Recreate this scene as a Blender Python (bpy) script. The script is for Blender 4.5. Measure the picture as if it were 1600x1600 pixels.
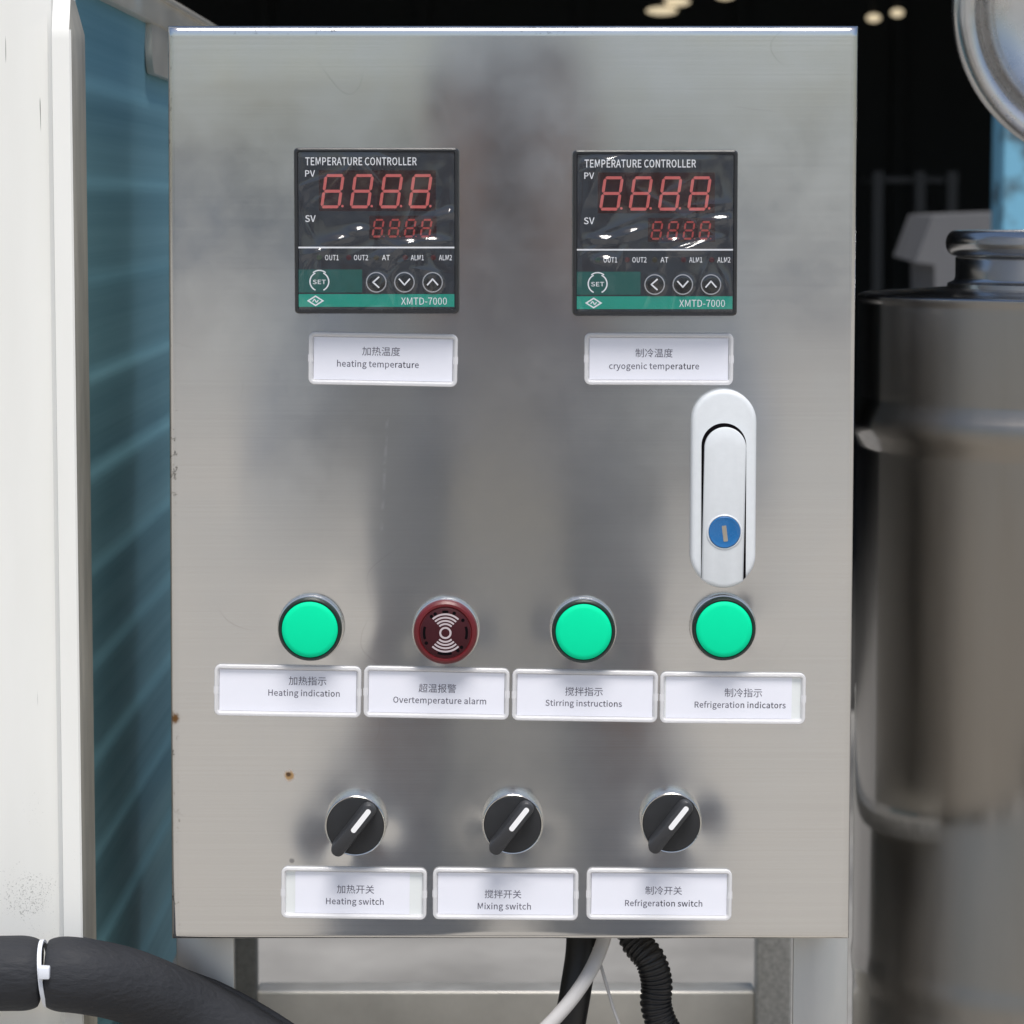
import bpy, bmesh, math, random, json
from mathutils import Vector, Matrix, noise

for o in list(bpy.data.objects):
    bpy.data.objects.remove(o, do_unlink=True)
SC = bpy.context.scene
COL = SC.collection
PI = math.pi

# ------------------------------------------------------------------ camera
F_PX, PITCH = 5000.0, math.radians(5.495)
CAM = Vector((0.0, -1.40, 1.35))
cd = bpy.data.cameras.new("camera")
cam = bpy.data.objects.new("camera", cd)
COL.objects.link(cam)
cam.location = CAM
cam.rotation_euler = (PI / 2 - PITCH, 0, 0)
cd.sensor_width = 36.0
cd.lens = F_PX / 1600.0 * 36.0
cd.clip_start, cd.clip_end = 0.02, 600
cd.dof.use_dof = True
cd.dof.focus_distance = 1.405
cd.dof.aperture_fstop = 26.0
SC.camera = cam

# ------------------------------------------------------------------ sky, sun, exposure
SUN_EL, SUN_AZ = math.radians(62), math.radians(171)      # azimuth measured from +Y, clockwise: the sun stands behind the camera
w = bpy.data.worlds.new("World")
SC.world = w
w.use_nodes = True
nt = w.node_tree
bgn = nt.nodes["Background"]
sky = nt.nodes.new("ShaderNodeTexSky")
sky.sky_type = 'NISHITA'
sky.sun_disc = False
sky.sun_elevation = SUN_EL
sky.sun_rotation = SUN_AZ
sky.air_density, sky.dust_density, sky.ozone_density = 1.0, 2.0, 1.0
nt.links.new(sky.outputs[0], bgn.inputs[0])
bgn.inputs[1].default_value = 0.052
sl = bpy.data.lights.new("sun", 'SUN')
sl.energy, sl.angle, sl.color = 1.5, math.radians(26), (1.0, 0.965, 0.92)
sun = bpy.data.objects.new("sun", sl)
COL.objects.link(sun)
sdir = Vector((math.sin(SUN_AZ) * math.cos(SUN_EL), math.cos(SUN_AZ) * math.cos(SUN_EL), math.sin(SUN_EL)))
sun.rotation_euler = (-sdir).to_track_quat('-Z', 'Y').to_euler()
sun.location = sdir * 20
SC.view_settings.view_transform = 'Standard'
SC.view_settings.look = 'None'
SC.view_settings.exposure = 1.12
SC.view_settings.gamma = 1.0
SC.view_settings.use_curve_mapping = False
SC.render.engine = 'CYCLES'
SC.cycles.use_denoising = True
SC.cycles.max_bounces = 10
SC.cycles.transparent_max_bounces = 16
SC.cycles.caustics_refractive = False
SC.cycles.sample_clamp_indirect = 6.0

# ------------------------------------------------------------------ helpers
def P(px, py, y=0.0):
    """point of the vertical plane at depth y that the photo shows at pixel (px, py)"""
    c, s = math.cos(PITCH), math.sin(PITCH)
    u, v = (px - 800) / F_PX, -(py - 800) / F_PX
    d = Vector((u, c + v * s, -s + v * c))
    t = (y - CAM.y) / d.y
    return CAM + d * t

def K(y=0.0, py=800):
    """metres per photo pixel at depth y"""
    return (P(801, py, y) - P(800, py, y)).x

WORLD = {}
def tag(o, label=None, cat=None, group=None, kind=None):
    if label: o["label"] = label
    if cat: o["category"] = cat
    if group: o["group"] = group
    if kind: o["kind"] = kind
    return o

def empty(name, loc, label=None, cat=None, group=None):
    o = bpy.data.objects.new(name, None)
    COL.objects.link(o)
    o.location = loc
    o.empty_display_size = 0.02
    WORLD[o.name] = Vector(loc)
    return tag(o, label, cat, group)

def finish(bm, sharp=35, recalc=True):
    if recalc:
        bmesh.ops.recalc_face_normals(bm, faces=bm.faces[:])

def obj(name, bm, mats, parent=None, origin=None, sharp=35, recalc=True, label=None):
    """links a bmesh given in world coordinates as ONE mesh object"""
    if recalc:
        bmesh.ops.recalc_face_normals(bm, faces=bm.faces[:])
    po = WORLD[parent.name] if parent else Vector((0, 0, 0))
    org = Vector(origin) if origin is not None else po.copy()
    bmesh.ops.translate(bm, verts=bm.verts[:], vec=-org)
    me = bpy.data.meshes.new(name)
    bm.to_mesh(me)
    bm.free()
    for p in me.polygons:
        p.use_smooth = True
    me.set_sharp_from_angle(angle=math.radians(sharp))
    for m in (mats if isinstance(mats, (list, tuple)) else [mats]):
        me.materials.append(m)
    o = bpy.data.objects.new(name, me)
    COL.objects.link(o)
    if parent:
        o.parent = parent
    o.location = org - po
    WORLD[o.name] = org
    if label: o["label"] = label
    return o

def rrect(cx, cz, wd, ht, r, n=6, rot=0.0):
    pts = []
    r = min(r, wd / 2 - 1e-6, ht / 2 - 1e-6)
    for (sx, sz, a0) in ((1, 1, 0), (-1, 1, 90), (-1, -1, 180), (1, -1, 270)):
        for i in range(n + 1):
            a = math.radians(a0 + 90 * i / n)
            pts.append((sx * (wd / 2 - r) + r * math.cos(a), sz * (ht / 2 - r) + r * math.sin(a)))
    c, s = math.cos(rot), math.sin(rot)
    return [(cx + x * c - z * s, cz + x * s + z * c) for x, z in pts]

def circle(cx, cz, r, n=64):
    return [(cx + r * math.cos(2 * PI * i / n), cz + r * math.sin(2 * PI * i / n)) for i in range(n)]

def loft(bm, rings, cap0=True, cap1=True, mat=0, close=True):
    """rings: list of lists of 3-D points, all the same length"""
    vs = [[bm.verts.new(p) for p in r] for r in rings]
    n = len(vs[0])
    for a, b in zip(vs, vs[1:]):
        for i in range(n if close else n - 1):
            j = (i + 1) % n
            f = bm.faces.new((a[i], a[j], b[j], b[i])); f.material_index = mat
    if cap0:
        f = bm.faces.new(vs[0]); f.material_index = mat
    if cap1:
        f = bm.faces.new(vs[-1]); f.material_index = mat
    return vs

def ring2(loop, y):
    return [Vector((x, y, z)) for x, z in loop]

def slab(bm, cx, cz, wd, ht, r, y0, y1, bev=0.0004, rot=0, n=6, mat=0, steps=3):
    """rounded-corner slab from y0 (back) to y1 (front, smaller y) with a rounded front edge"""
    rings = [ring2(rrect(cx, cz, wd, ht, r, n, rot), y0)]
    for i in range(steps + 1):
        a = PI / 2 * i / steps
        k = bev * (1 - math.cos(a))
        rings.append(ring2(rrect(cx, cz, wd - 2 * k, ht - 2 * k, max(r - k, 1e-5), n, rot), y1 + bev * (1 - math.sin(a))))
    loft(bm, rings, mat=mat)

def lathe_y(bm, cx, cz, prof, n=64, cap0=False, cap1=True, mat=0):
    loft(bm, [ring2(circle(cx, cz, r, n), y) for r, y in prof], cap0, cap1, mat)

def lathe_z(bm, cx, cy, prof, n=96, cap0=False, cap1=False, mat=0):
    loft(bm, [[Vector((x, y, z)) for x, y in circle(cx, cy, r, n)] for r, z in prof], cap0, cap1, mat)

def box(bm, x0, x1, y0, y1, z0, z1, mat=0):
    v = [bm.verts.new((x, y, z)) for x in (x0, x1) for y in (y0, y1) for z in (z0, z1)]
    for q in ((0, 1, 3, 2), (4, 6, 7, 5), (0, 4, 5, 1), (2, 3, 7, 6), (0, 2, 6, 4), (1, 5, 7, 3)):
        f = bm.faces.new([v[i] for i in q]); f.material_index = mat

def bbox(bm, x0, x1, y0, y1, z0, z1, b=0.0005, seg=2):
    t = bmesh.new()
    box(t, x0, x1, y0, y1, z0, z1)
    bmesh.ops.bevel(t, geom=t.edges[:], offset=b, segments=seg, affect='EDGES', profile=0.5)
    me = bpy.data.meshes.new("tmp"); t.to_mesh(me); t.free(); bm.from_mesh(me); bpy.data.meshes.remove(me)

def spline(pts, n=12):
    """Catmull-Rom through 3-D points"""
    pts = [Vector(p) for p in pts]
    q = [2 * pts[0] - pts[1]] + pts + [2 * pts[-1] - pts[-2]]
    out = []
    for i in range(1, len(q) - 2):
        a, b, c, d = q[i - 1:i + 3]
        for k in range(n):
            t = k / n
            out.append(0.5 * ((2 * b) + (c - a) * t + (2 * a - 5 * b + 4 * c - d) * t * t + (3 * b - a - 3 * c + d) * t ** 3))
    out.append(pts[-1])
    return out

def tube(bm, path, rad, n=16, cap=True, mat=0, wob=None):
    """rad: number or function of arc fraction/length"""
    path = [Vector(p) for p in path]
    rings, up, ln = [], Vector((0, -1, 0)), 0
    tot = sum((b - a).length for a, b in zip(path, path[1:]))
    for i, p in enumerate(path):
        t = (path[min(i + 1, len(path) - 1)] - path[max(i - 1, 0)]).normalized()
        if i: ln += (p - path[i - 1]).length
        x = t.cross(up)
        if x.length < 1e-4: x = t.cross(Vector((1, 0, 0)))
        x.normalize(); up = x.cross(t).normalized()
        r = rad(ln, tot) if callable(rad) else rad
        ring = []
        for k in range(n):
            a = 2 * PI * k / n
            rr = r * (1 + (wob(ln, a) if wob else 0))
            ring.append(p + (x * math.cos(a) + up * math.sin(a)) * rr)
        rings.append(ring)
    loft(bm, rings, cap, cap, mat)

# ------------------------------------------------------------------ materials
def node_mat(name):
    m = bpy.data.materials.new(name)
    m.use_nodes = True
    nt = m.node_tree
    return m, nt, nt.nodes["Principled BSDF"]

def N(nt, typ, **kw):
    n = nt.nodes.new(typ)
    for k, v in kw.items():
        if k.startswith("i_"):
            n.inputs[k[2:].replace("_", " ")].default_value = v
        elif k.startswith("n_"):
            n.inputs[int(k[2:])].default_value = v
        else:
            setattr(n, k, v)
    return n

def plain(name, col, rough=0.5, metal=0.0, var=0.06, scale=60.0, bump=0.0, bscale=400.0, coat=0.0, spec=0.5, stretch=(1, 1, 1), rvar=0.08, bdist=0.001):
    m, nt, b = node_mat(name)
    L = nt.links.new
    tc = N(nt, "ShaderNodeTexCoord")
    mp = N(nt, "ShaderNodeMapping"); mp.inputs["Scale"].default_value = stretch
    L(tc.outputs["Object"], mp.inputs[0])
    nz = N(nt, "ShaderNodeTexNoise", i_Scale=scale, i_Detail=6.0, i_Roughness=0.65)
    L(mp.outputs[0], nz.inputs["Vector"])
    mr = N(nt, "ShaderNodeMapRange", n_1=0.3, n_2=0.7, n_3=1 - var, n_4=1 + var)
    L(nz.outputs[0], mr.inputs[0])
    mx = N(nt, "ShaderNodeVectorMath", operation='SCALE')
    mx.inputs[0].default_value = col[:3]
    L(mr.outputs[0], mx.inputs["Scale"])
    L(mx.outputs[0], b.inputs["Base Color"])
    r2 = N(nt, "ShaderNodeMapRange", n_1=0.3, n_2=0.7, n_3=max(rough - rvar, 0.02), n_4=rough + rvar)
    L(nz.outputs[0], r2.inputs[0]); L(r2.outputs[0], b.inputs["Roughness"])
    b.inputs["Metallic"].default_value = metal
    b.inputs["Coat Weight"].default_value = coat
    b.inputs["Coat Roughness"].default_value = 0.06
    b.inputs["Specular IOR Level"].default_value = spec
    if bump:
        n2 = N(nt, "ShaderNodeTexNoise", i_Scale=bscale, i_Detail=4.0)
        L(mp.outputs[0], n2.inputs["Vector"])
        bp = N(nt, "ShaderNodeBump", i_Strength=bump, i_Distance=bdist)
        L(n2.outputs[0], bp.inputs["Height"]); L(bp.outputs[0], b.inputs["Normal"])
    return m

def brushed(name, col=(0.60, 0.59, 0.57), rough=0.27, aniso=0.5, marks=True, axis='X', dents=0.25):
    """brushed stainless sheet; grain runs along axis; optional rust spots and scratches at their own places"""
    m, nt, b = node_mat(name)
    L = nt.links.new
    tc = N(nt, "ShaderNodeTexCoord")
    mp = N(nt, "ShaderNodeMapping")
    mp.inputs["Scale"].default_value = (5, 60, 2300) if axis == 'X' else (900, 900, 4)
    L(tc.outputs["Object"], mp.inputs[0])
    g = N(nt, "ShaderNodeTexNoise", i_Scale=1.0, i_Detail=5.0, i_Roughness=0.7)
    L(mp.outputs[0], g.inputs["Vector"])
    cl = N(nt, "ShaderNodeTexNoise", i_Scale=14.0, i_Detail=5.0, i_Roughness=0.6)
    L(tc.outputs["Object"], cl.inputs["Vector"])
    # roughness: grain + smudges
    r1 = N(nt, "ShaderNodeMapRange", n_1=0.25, n_2=0.75, n_3=rough - 0.006, n_4=rough + 0.01)
    L(g.outputs[0], r1.inputs[0])
    r2 = N(nt, "ShaderNodeMapRange", n_1=0.3, n_2=0.7, n_3=-0.03, n_4=0.05)
    L(cl.outputs[0], r2.inputs[0])
    ad = N(nt, "ShaderNodeMath", operation='ADD'); L(r1.outputs[0], ad.inputs[0]); L(r2.outputs[0], ad.inputs[1])
    L(ad.outputs[0], b.inputs["Roughness"])
    v1 = N(nt, "ShaderNodeMapRange", n_1=0.25, n_2=0.75, n_3=0.92, n_4=1.05); L(g.outputs[0], v1.inputs[0])
    sc = N(nt, "ShaderNodeVectorMath", operation='SCALE'); sc.inputs[0].default_value = col
    L(v1.outputs[0], sc.inputs["Scale"])
    color = sc.outputs[0]
    b.inputs["Metallic"].default_value = 1.0
    b.inputs["Anisotropic"].default_value = aniso
    b.inputs["Anisotropic Rotation"].default_value = 0.25
    if aniso:
        tg = N(nt, "ShaderNodeTangent", direction_type='UV_MAP', uv_map="grain")
        L(tg.outputs[0], b.inputs["Tangent"])
    return m, nt, b, color, tc

# glyph outlines (advance, closed loops of x,y) in 1/1000 of the type size
GLYPH = json.loads('{"-":[121,[[16,86,16,110,106,110,106,86]]],"0":[194,[[97,261,39,229,18,129,39,29,97,-5,156,29,177,129,156,229],[62,211,97,236,133,211,146,129,133,47,97,21,62,47,48,129]]],"1":[194,[[96,257,72,246,42,238,42,218,88,218,88,27,31,27,31,0,172,0,172,27,120,27,120,257]]],"2":[194,[[90,261,47,251,14,224,33,206,57,227,86,235,121,221,133,185,104,112,15,19,15,0,177,0,177,28,106,28,85,27,64,25,137,108,165,186,144,241]]],"7":[194,[[17,257,17,229,142,229,88,125,69,0,103,0,119,127,178,237,178,257]]],"8":[194,[[99,261,49,243,28,195,39,161,63,136,63,135,31,107,16,64,39,15,98,-5,156,15,178,62,165,104,135,129,135,131,158,156,169,193,150,242],[69,225,98,237,130,224,142,191,135,164,116,139,75,160,57,195],[54,100,80,125,127,101,148,63,134,31,98,19,60,33,44,67]]],"A":[213,[[1,0,88,257,124,257,211,0,177,0,153,78,59,78,34,0],[105,230,106,230,119,187,132,144,145,104,67,104,79,144,93,187]]],"C":[223,[[134,261,53,226,20,128,52,31,132,-5,176,5,211,32,193,53,166,32,133,24,75,52,54,129,76,205,134,233,164,226,187,209,204,230,175,252]]],"D":[241,[[35,0,35,257,99,257,189,224,220,129,190,34,101,0],[68,230,97,230,165,204,187,129,165,54,97,27,68,27]]],"E":[206,[[35,0,35,257,183,257,183,229,68,229,68,149,165,149,165,121,68,121,68,28,187,28,187,0]]],"H":[255,[[35,0,35,257,68,257,68,149,187,149,187,257,220,257,220,0,187,0,187,121,68,121,68,0]]],"L":[190,[[35,0,35,257,68,257,68,28,180,28,180,0]]],"M":[284,[[35,0,35,257,74,257,123,119,133,93,142,66,143,66,152,93,161,119,210,257,249,257,249,0,219,0,219,142,220,180,223,218,222,218,201,159,153,26,131,26,82,159,62,218,60,218,63,180,64,142,64,0]]],"N":[253,[[35,0,35,257,68,257,162,95,190,42,192,42,188,82,187,123,187,257,218,257,218,0,185,0,91,162,63,215,62,215,64,175,66,135,66,0]]],"O":[260,[[130,261,51,226,20,129,51,31,130,-5,209,31,239,129,209,226],[74,205,130,233,185,205,206,129,185,52,130,24,74,52,54,129]]],"P":[222,[[35,0,35,257,109,257,178,240,204,181,178,121,110,102,68,102,68,0],[68,230,104,230,155,220,172,181,156,141,106,129,68,129]]],"R":[222,[[35,257,35,0,68,0,68,109,114,109,176,0,213,0,147,112,189,137,205,185,180,241,116,257],[68,230,111,230,157,220,173,185,157,147,111,135,68,135]]],"S":[209,[[110,261,52,242,29,193,46,150,81,127,118,111,148,94,161,65,146,35,107,24,68,33,36,56,17,33,56,6,106,-5,170,17,194,68,178,112,141,137,104,153,75,168,62,196,75,223,110,233,142,226,168,209,185,230,152,252]]],"T":[210,[[11,257,11,229,89,229,89,0,121,0,121,229,199,229,199,257]]],"U":[252,[[34,257,34,106,61,20,126,-5,192,20,218,106,218,257,187,257,187,105,170,41,126,24,84,41,67,105,67,257]]],"V":[201,[[82,0,0,257,34,257,76,118,88,75,101,33,102,33,115,75,127,118,168,257,201,257,120,0]]],"X":[201,[[11,257,81,133,6,0,40,0,77,69,87,89,98,111,99,111,111,89,121,69,159,0,195,0,120,131,190,257,156,257,121,191,113,173,103,153,102,153,91,173,82,191,47,257]]],"a":[197,[[103,195,61,187,29,170,41,148,67,162,98,168,129,154,137,120,49,97,21,49,36,10,76,-5,109,3,139,23,140,23,143,0,169,0,169,117,154,174],[70,82,137,99,137,46,111,28,85,21,61,28,51,51]]],"c":[179,[[110,195,46,169,18,95,44,22,107,-5,140,2,169,19,155,41,134,28,110,22,67,42,51,95,68,148,111,168,131,164,149,152,165,173,142,188]]],"d":[217,[[153,279,153,206,154,173,130,189,101,195,43,168,19,95,40,21,97,-5,129,3,155,22,156,22,159,0,185,0,185,279],[106,168,130,163,153,148,153,48,129,29,104,22,65,42,51,95,68,148]]],"e":[194,[[103,195,44,168,18,95,45,22,109,-5,144,1,172,15,160,36,138,25,113,21,68,39,50,88,178,88,179,96,179,106,160,171],[104,169,139,154,151,110,49,110,68,154]]],"f":[114,[[93,283,51,266,37,221,37,190,12,188,12,164,37,164,37,0,69,0,69,164,110,164,110,190,69,190,69,220,76,248,96,258,107,256,118,252,125,277,110,282]]],"g":[197,[[96,195,46,177,25,127,33,97,50,76,50,75,35,60,29,39,34,20,46,8,46,6,25,-13,18,-37,40,-74,96,-88,166,-68,193,-22,176,13,126,23,89,23,63,29,56,44,59,57,68,67,82,62,96,60,145,78,166,126,161,149,150,166,189,166,189,190,123,190,111,194],[68,160,96,172,125,160,137,127,125,94,96,82,68,94,56,127],[123,-3,151,-8,161,-27,145,-54,101,-65,60,-56,46,-32,50,-16,65,0,78,-2,90,-3]]],"h":[213,[[32,0,32,279,64,279,64,202,63,163,91,186,126,195,170,176,184,120,184,0,152,0,152,116,144,155,116,167,90,160,64,138,64,0]]],"i":[96,[[32,0,32,190,64,190,64,0],[48,271,33,266,27,251,33,235,48,229,64,235,70,251,64,266]]],"l":[99,[[32,279,32,38,40,7,66,-5,77,-4,84,-2,80,23,76,22,73,22,67,25,64,36,64,279]]],"m":[324,[[121,195,90,186,62,162,62,162,58,190,32,190,32,0,64,0,64,138,89,160,112,167,139,155,147,116,147,0,179,0,179,138,204,160,227,167,254,155,263,116,263,0,294,0,294,120,280,176,237,195,204,185,174,159,156,185]]],"n":[214,[[126,195,91,186,62,162,62,162,58,190,32,190,32,0,64,0,64,138,90,160,116,167,144,155,152,116,152,0,184,0,184,120,170,176]]],"o":[212,[[106,195,45,169,18,95,45,22,106,-5,167,22,194,95,167,169],[66,148,106,168,146,148,161,95,146,42,106,22,66,42,51,95]]],"p":[217,[[123,195,91,187,62,168,62,168,58,190,32,190,32,-80,64,-80,64,-16,63,18,90,1,116,-5,173,22,199,98,179,169],[115,168,154,149,165,98,150,42,111,22,89,27,64,42,64,142,91,161]]],"r":[136,[[116,195,86,184,62,155,62,155,58,190,32,190,32,0,64,0,64,122,87,156,112,166,122,166,131,163,137,191,127,194]]],"s":[164,[[87,195,39,179,22,141,39,105,77,86,107,72,120,50,111,29,83,20,53,27,27,43,11,22,43,3,82,-5,133,12,151,52,132,90,93,110,65,122,52,143,61,162,88,170,111,165,131,153,146,173,120,189]]],"t":[132,[[43,244,40,190,9,188,9,164,38,164,38,59,50,13,92,-5,110,-2,127,2,121,27,110,23,99,21,76,31,70,58,70,164,121,164,121,190,70,190,70,244]]],"u":[213,[[29,190,29,70,44,14,88,-5,122,5,151,30,152,30,154,0,181,0,181,190,149,190,149,55,124,31,97,23,70,35,62,74,62,190]]],"v":[182,[[73,0,5,190,38,190,74,82,82,54,91,26,93,26,102,54,110,82,146,190,178,190,111,0]]],"w":[281,[[62,0,9,190,42,190,70,80,76,53,82,27,83,27,89,53,96,80,126,190,157,190,187,80,193,53,200,27,202,27,207,53,213,80,241,190,272,190,220,0,181,0,154,103,147,129,141,157,139,157,133,129,126,102,99,0]]],"x":[174,[[10,190,68,99,5,0,39,0,64,44,74,62,84,78,85,78,96,62,106,44,134,0,169,0,106,96,164,190,131,190,107,148,99,133,91,117,89,117,79,133,70,148,45,190]]],"y":[182,[[5,190,81,0,77,-15,60,-44,34,-56,26,-55,19,-53,13,-78,23,-81,35,-82,80,-63,106,-16,178,190,147,190,112,85,105,58,97,31,95,31,86,58,76,85,38,190]]]}')

def text_width(s, size, sx=1.0, track=0.0):
    return sum((GLYPH[c][0] if c in GLYPH else 72) / 1000 * size * sx + track for c in s)

def curve_mesh(cu):
    o = bpy.data.objects.new("tmp", cu)
    COL.objects.link(o)
    bpy.context.view_layer.update()
    me = bpy.data.meshes.new_from_object(o.evaluated_get(bpy.context.evaluated_depsgraph_get()))
    bpy.data.objects.remove(o, do_unlink=True)
    return me

def put_flat(bm, me, cx, cz, y, rot, x0, x1, zmid, sx=1.0, thick=0.0, mat=0):
    """sets a flat lettering mesh (in its own xy plane) upright, centred at cx, cz, facing -Y"""
    n0 = len(bm.verts)
    bm.from_mesh(me)
    bm.verts.ensure_lookup_table()
    c, s = math.cos(rot), math.sin(rot)
    for v in bm.verts[n0:]:
        x, z = (v.co.x - (x0 + x1) / 2) * sx, v.co.y - zmid
        v.co = Vector((cx + x * c - z * s, y, cz + x * s + z * c))
    bm.faces.ensure_lookup_table()
    for f in bm.faces:
        if f.verts[0].index >= n0 or f.verts[0].index == -1:
            f.material_index = mat

def latin(bm, s, cx, cz, y, width, rot=0.0, cap=None, mat=0, bold=0.0):
    """lettering s, width metres wide, centred; cap = capital height in metres (sets the condensing)"""
    cu = bpy.data.curves.new("t", 'CURVE')
    cu.dimensions = '2D'; cu.fill_mode = 'BOTH'
    if bold: cu.offset = bold
    x = 0
    xs = []
    for c in s:
        if c in GLYPH:
            adv, loops = GLYPH[c]
            for lp in loops:
                sp = cu.splines.new('POLY')
                n = len(lp) // 2
                sp.points.add(n - 1)
                for i in range(n):
                    sp.points[i].co = (x + lp[2 * i] / 1000, lp[2 * i + 1] / 1000, 0, 1)
                    xs.append(x + lp[2 * i] / 1000)
                sp.use_cyclic_u = True
            x += adv / 1000 + 2.2 * bold
        else:
            x += 0.078
    x0, x1 = min(xs), max(xs)
    me = curve_mesh(cu)
    k = width / (x1 - x0)
    kz = k if cap is None else cap / CAPH
    for v in me.vertices:
        v.co.x = x0 + (v.co.x - x0) * k; v.co.y *= kz
    put_flat(bm, me, cx, cz, y, rot, x0, x0 + width, CAPH * 0.5 * kz, mat=mat)
    bpy.data.meshes.remove(me)

CAPH = max(GLYPH['T'][1][0][1::2]) / 1000

def cjk(bm, s, cx, cz, y, width, rot=0.0, mat=0):
    cu = bpy.data.curves.new("t", 'FONT')
    cu.body = s; cu.size = 1; cu.resolution_u = 3
    me = curve_mesh(cu)
    xs = [v.co.x for v in me.vertices]; zs = [v.co.y for v in me.vertices]
    k = width / (max(xs) - min(xs))
    for v in me.vertices:
        v.co = v.co * k
    put_flat(bm, me, cx, cz, y, rot, min(xs) * k, max(xs) * k, (min(zs) + max(zs)) / 2 * k, mat=mat)
    bpy.data.meshes.remove(me)

def poly(bm, pts, y, mat=0):
    f = bm.faces.new([bm.verts.new((x, y, z)) for x, z in pts]); f.material_index = mat

def arc_band(bm, cx, cz, r0, r1, a0, a1, y, n=14, mat=0):
    """flat ring sector, degrees"""
    for i in range(n):
        p, q = math.radians(a0 + (a1 - a0) * i / n), math.radians(a0 + (a1 - a0) * (i + 1) / n)
        poly(bm, [(cx + r * math.cos(a), cz + r * math.sin(a)) for r, a in ((r0, p), (r1, p), (r1, q), (r0, q))], y, mat)
    bmesh.ops.remove_doubles(bm, verts=bm.verts[:], dist=1e-7)

# ------------------------------------------------------------------ materials in use
M = {}
M['concrete'] = plain('concrete', (0.455, 0.42, 0.365), 0.85, var=0.22, scale=0.9, bump=0.3, bscale=60, bdist=0.004)
M['dark_wall'] = plain('shaded_sheeting', (0.016, 0.017, 0.016), 0.9, var=0.5, scale=0.8)  # near-black colour carries the shade inside the workshop
M['dark_roof'] = plain('shaded_roof', (0.012, 0.012, 0.012), 0.9, var=0.3, scale=0.8)  # shade under the workshop roof is put into this colour
def white_enamel():
    m, nt, b = node_mat('worn_white_enamel')
    L = nt.links.new
    tc = N(nt, "ShaderNodeTexCoord")
    sx = N(nt, "ShaderNodeSeparateXYZ"); L(tc.outputs["Object"], sx.inputs[0])
    def mixc(col, fac, c2):
        mx = N(nt, "ShaderNodeMix", data_type='RGBA'); mx.inputs[7].default_value = (*c2, 1)
        L(fac, mx.inputs[0])
        if isinstance(col, tuple): mx.inputs[6].default_value = (*col, 1)
        else: L(col, mx.inputs[6])
        return mx.outputs[2]
    def mul(a, c):
        mu = N(nt, "ShaderNodeMath", operation='MULTIPLY'); L(a, mu.inputs[0]); L(c, mu.inputs[1]); return mu.outputs[0]
    # slow vertical drift of dirt
    mp = N(nt, "ShaderNodeMapping"); mp.inputs["Scale"].default_value = (9, 9, 1.6); L(tc.outputs["Object"], mp.inputs[0])
    n1 = N(nt, "ShaderNodeTexNoise", i_Scale=3.0, i_Detail=5.0); L(mp.outputs[0], n1.inputs["Vector"])
    f1 = N(nt, "ShaderNodeMapRange", n_1=0.45, n_2=0.75, n_3=0.0, n_4=0.35); L(n1.outputs[0], f1.inputs[0])
    col = mixc((0.82, 0.82, 0.78), f1.outputs[0], (0.66, 0.66, 0.60))
    # grime specks gathering low on the post
    n2 = N(nt, "ShaderNodeTexNoise", i_Scale=1500.0, i_Detail=3.0, i_Roughness=0.7); L(tc.outputs["Object"], n2.inputs["Vector"])
    hz = N(nt, "ShaderNodeMapRange", n_1=1.165, n_2=1.03, n_3=0.0, n_4=0.27); L(sx.outputs[2], hz.inputs[0])
    n3 = N(nt, "ShaderNodeTexNoise", i_Scale=26.0, i_Detail=4.0); L(tc.outputs["Object"], n3.inputs["Vector"])
    f3 = N(nt, "ShaderNodeMapRange", n_1=0.42, n_2=0.62, n_3=0.0, n_4=1.0); L(n3.outputs[0], f3.inputs[0])
    hm = mul(hz.outputs[0], f3.outputs[0])
    th = N(nt, "ShaderNodeMath", operation='SUBTRACT', n_0=0.80); L(hm, th.inputs[1])
    df = N(nt, "ShaderNodeMath", operation='SUBTRACT'); L(n2.outputs[0], df.inputs[0]); L(th.outputs[0], df.inputs[1])
    f2 = N(nt, "ShaderNodeMapRange", n_1=0.0, n_2=0.05, n_3=0.0, n_4=0.6); L(df.outputs[0], f2.inputs[0])
    col = mixc(col, f2.outputs[0], (0.20, 0.20, 0.18))
    # short black vertical scuffs
    m4 = N(nt, "ShaderNodeMapping"); m4.inputs["Scale"].default_value = (620, 40, 22); L(tc.outputs["Object"], m4.inputs[0])
    n4 = N(nt, "ShaderNodeTexNoise", i_Scale=1.0, i_Detail=2.0); L(m4.outputs[0], n4.inputs["Vector"])
    f4 = N(nt, "ShaderNodeMapRange", n_1=0.755, n_2=0.775, n_3=0.0, n_4=0.8); L(n4.outputs[0], f4.inputs[0])
    col = mixc(col, f4.outputs[0], (0.10, 0.10, 0.09))
    L(col, b.inputs["Base Color"])
    b.inputs["Roughness"].default_value = 0.48
    bp = N(nt, "ShaderNodeBump", i_Strength=0.06, i_Distance=0.002); L(n1.outputs[0], bp.inputs["Height"]); L(bp.outputs[0], b.inputs["Normal"])
    return m
M['white_paint'] = white_enamel()
M['cream'] = plain('cream_enamel', (0.60, 0.56, 0.48), 0.4, var=0.07, scale=20, coat=0.2)
M['black_plastic'] = plain('black_plastic', (0.018, 0.019, 0.021), 0.42, var=0.1, scale=150, bump=0.08, bscale=2500, bdist=0.0002)
M['black_gloss'] = plain('black_gloss_plastic', (0.012, 0.012, 0.013), 0.25, var=0.05, scale=150)
M['knob_side'] = plain('worn_black_plastic', (0.03, 0.031, 0.034), 0.5, var=0.1, scale=200)
M['void'] = plain('recess_shade', (0.004, 0.003, 0.004), 0.8, var=0.1, spec=0.05)  # near-black stands for shade in gaps and holes built as flat shapes
M['chrome'] = plain('satin_chrome', (0.66, 0.65, 0.62), 0.22, metal=1.0, var=0.04, scale=200)
M['white_print'] = plain('white_print', (0.82, 0.84, 0.86), 0.6, var=0.03)
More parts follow.
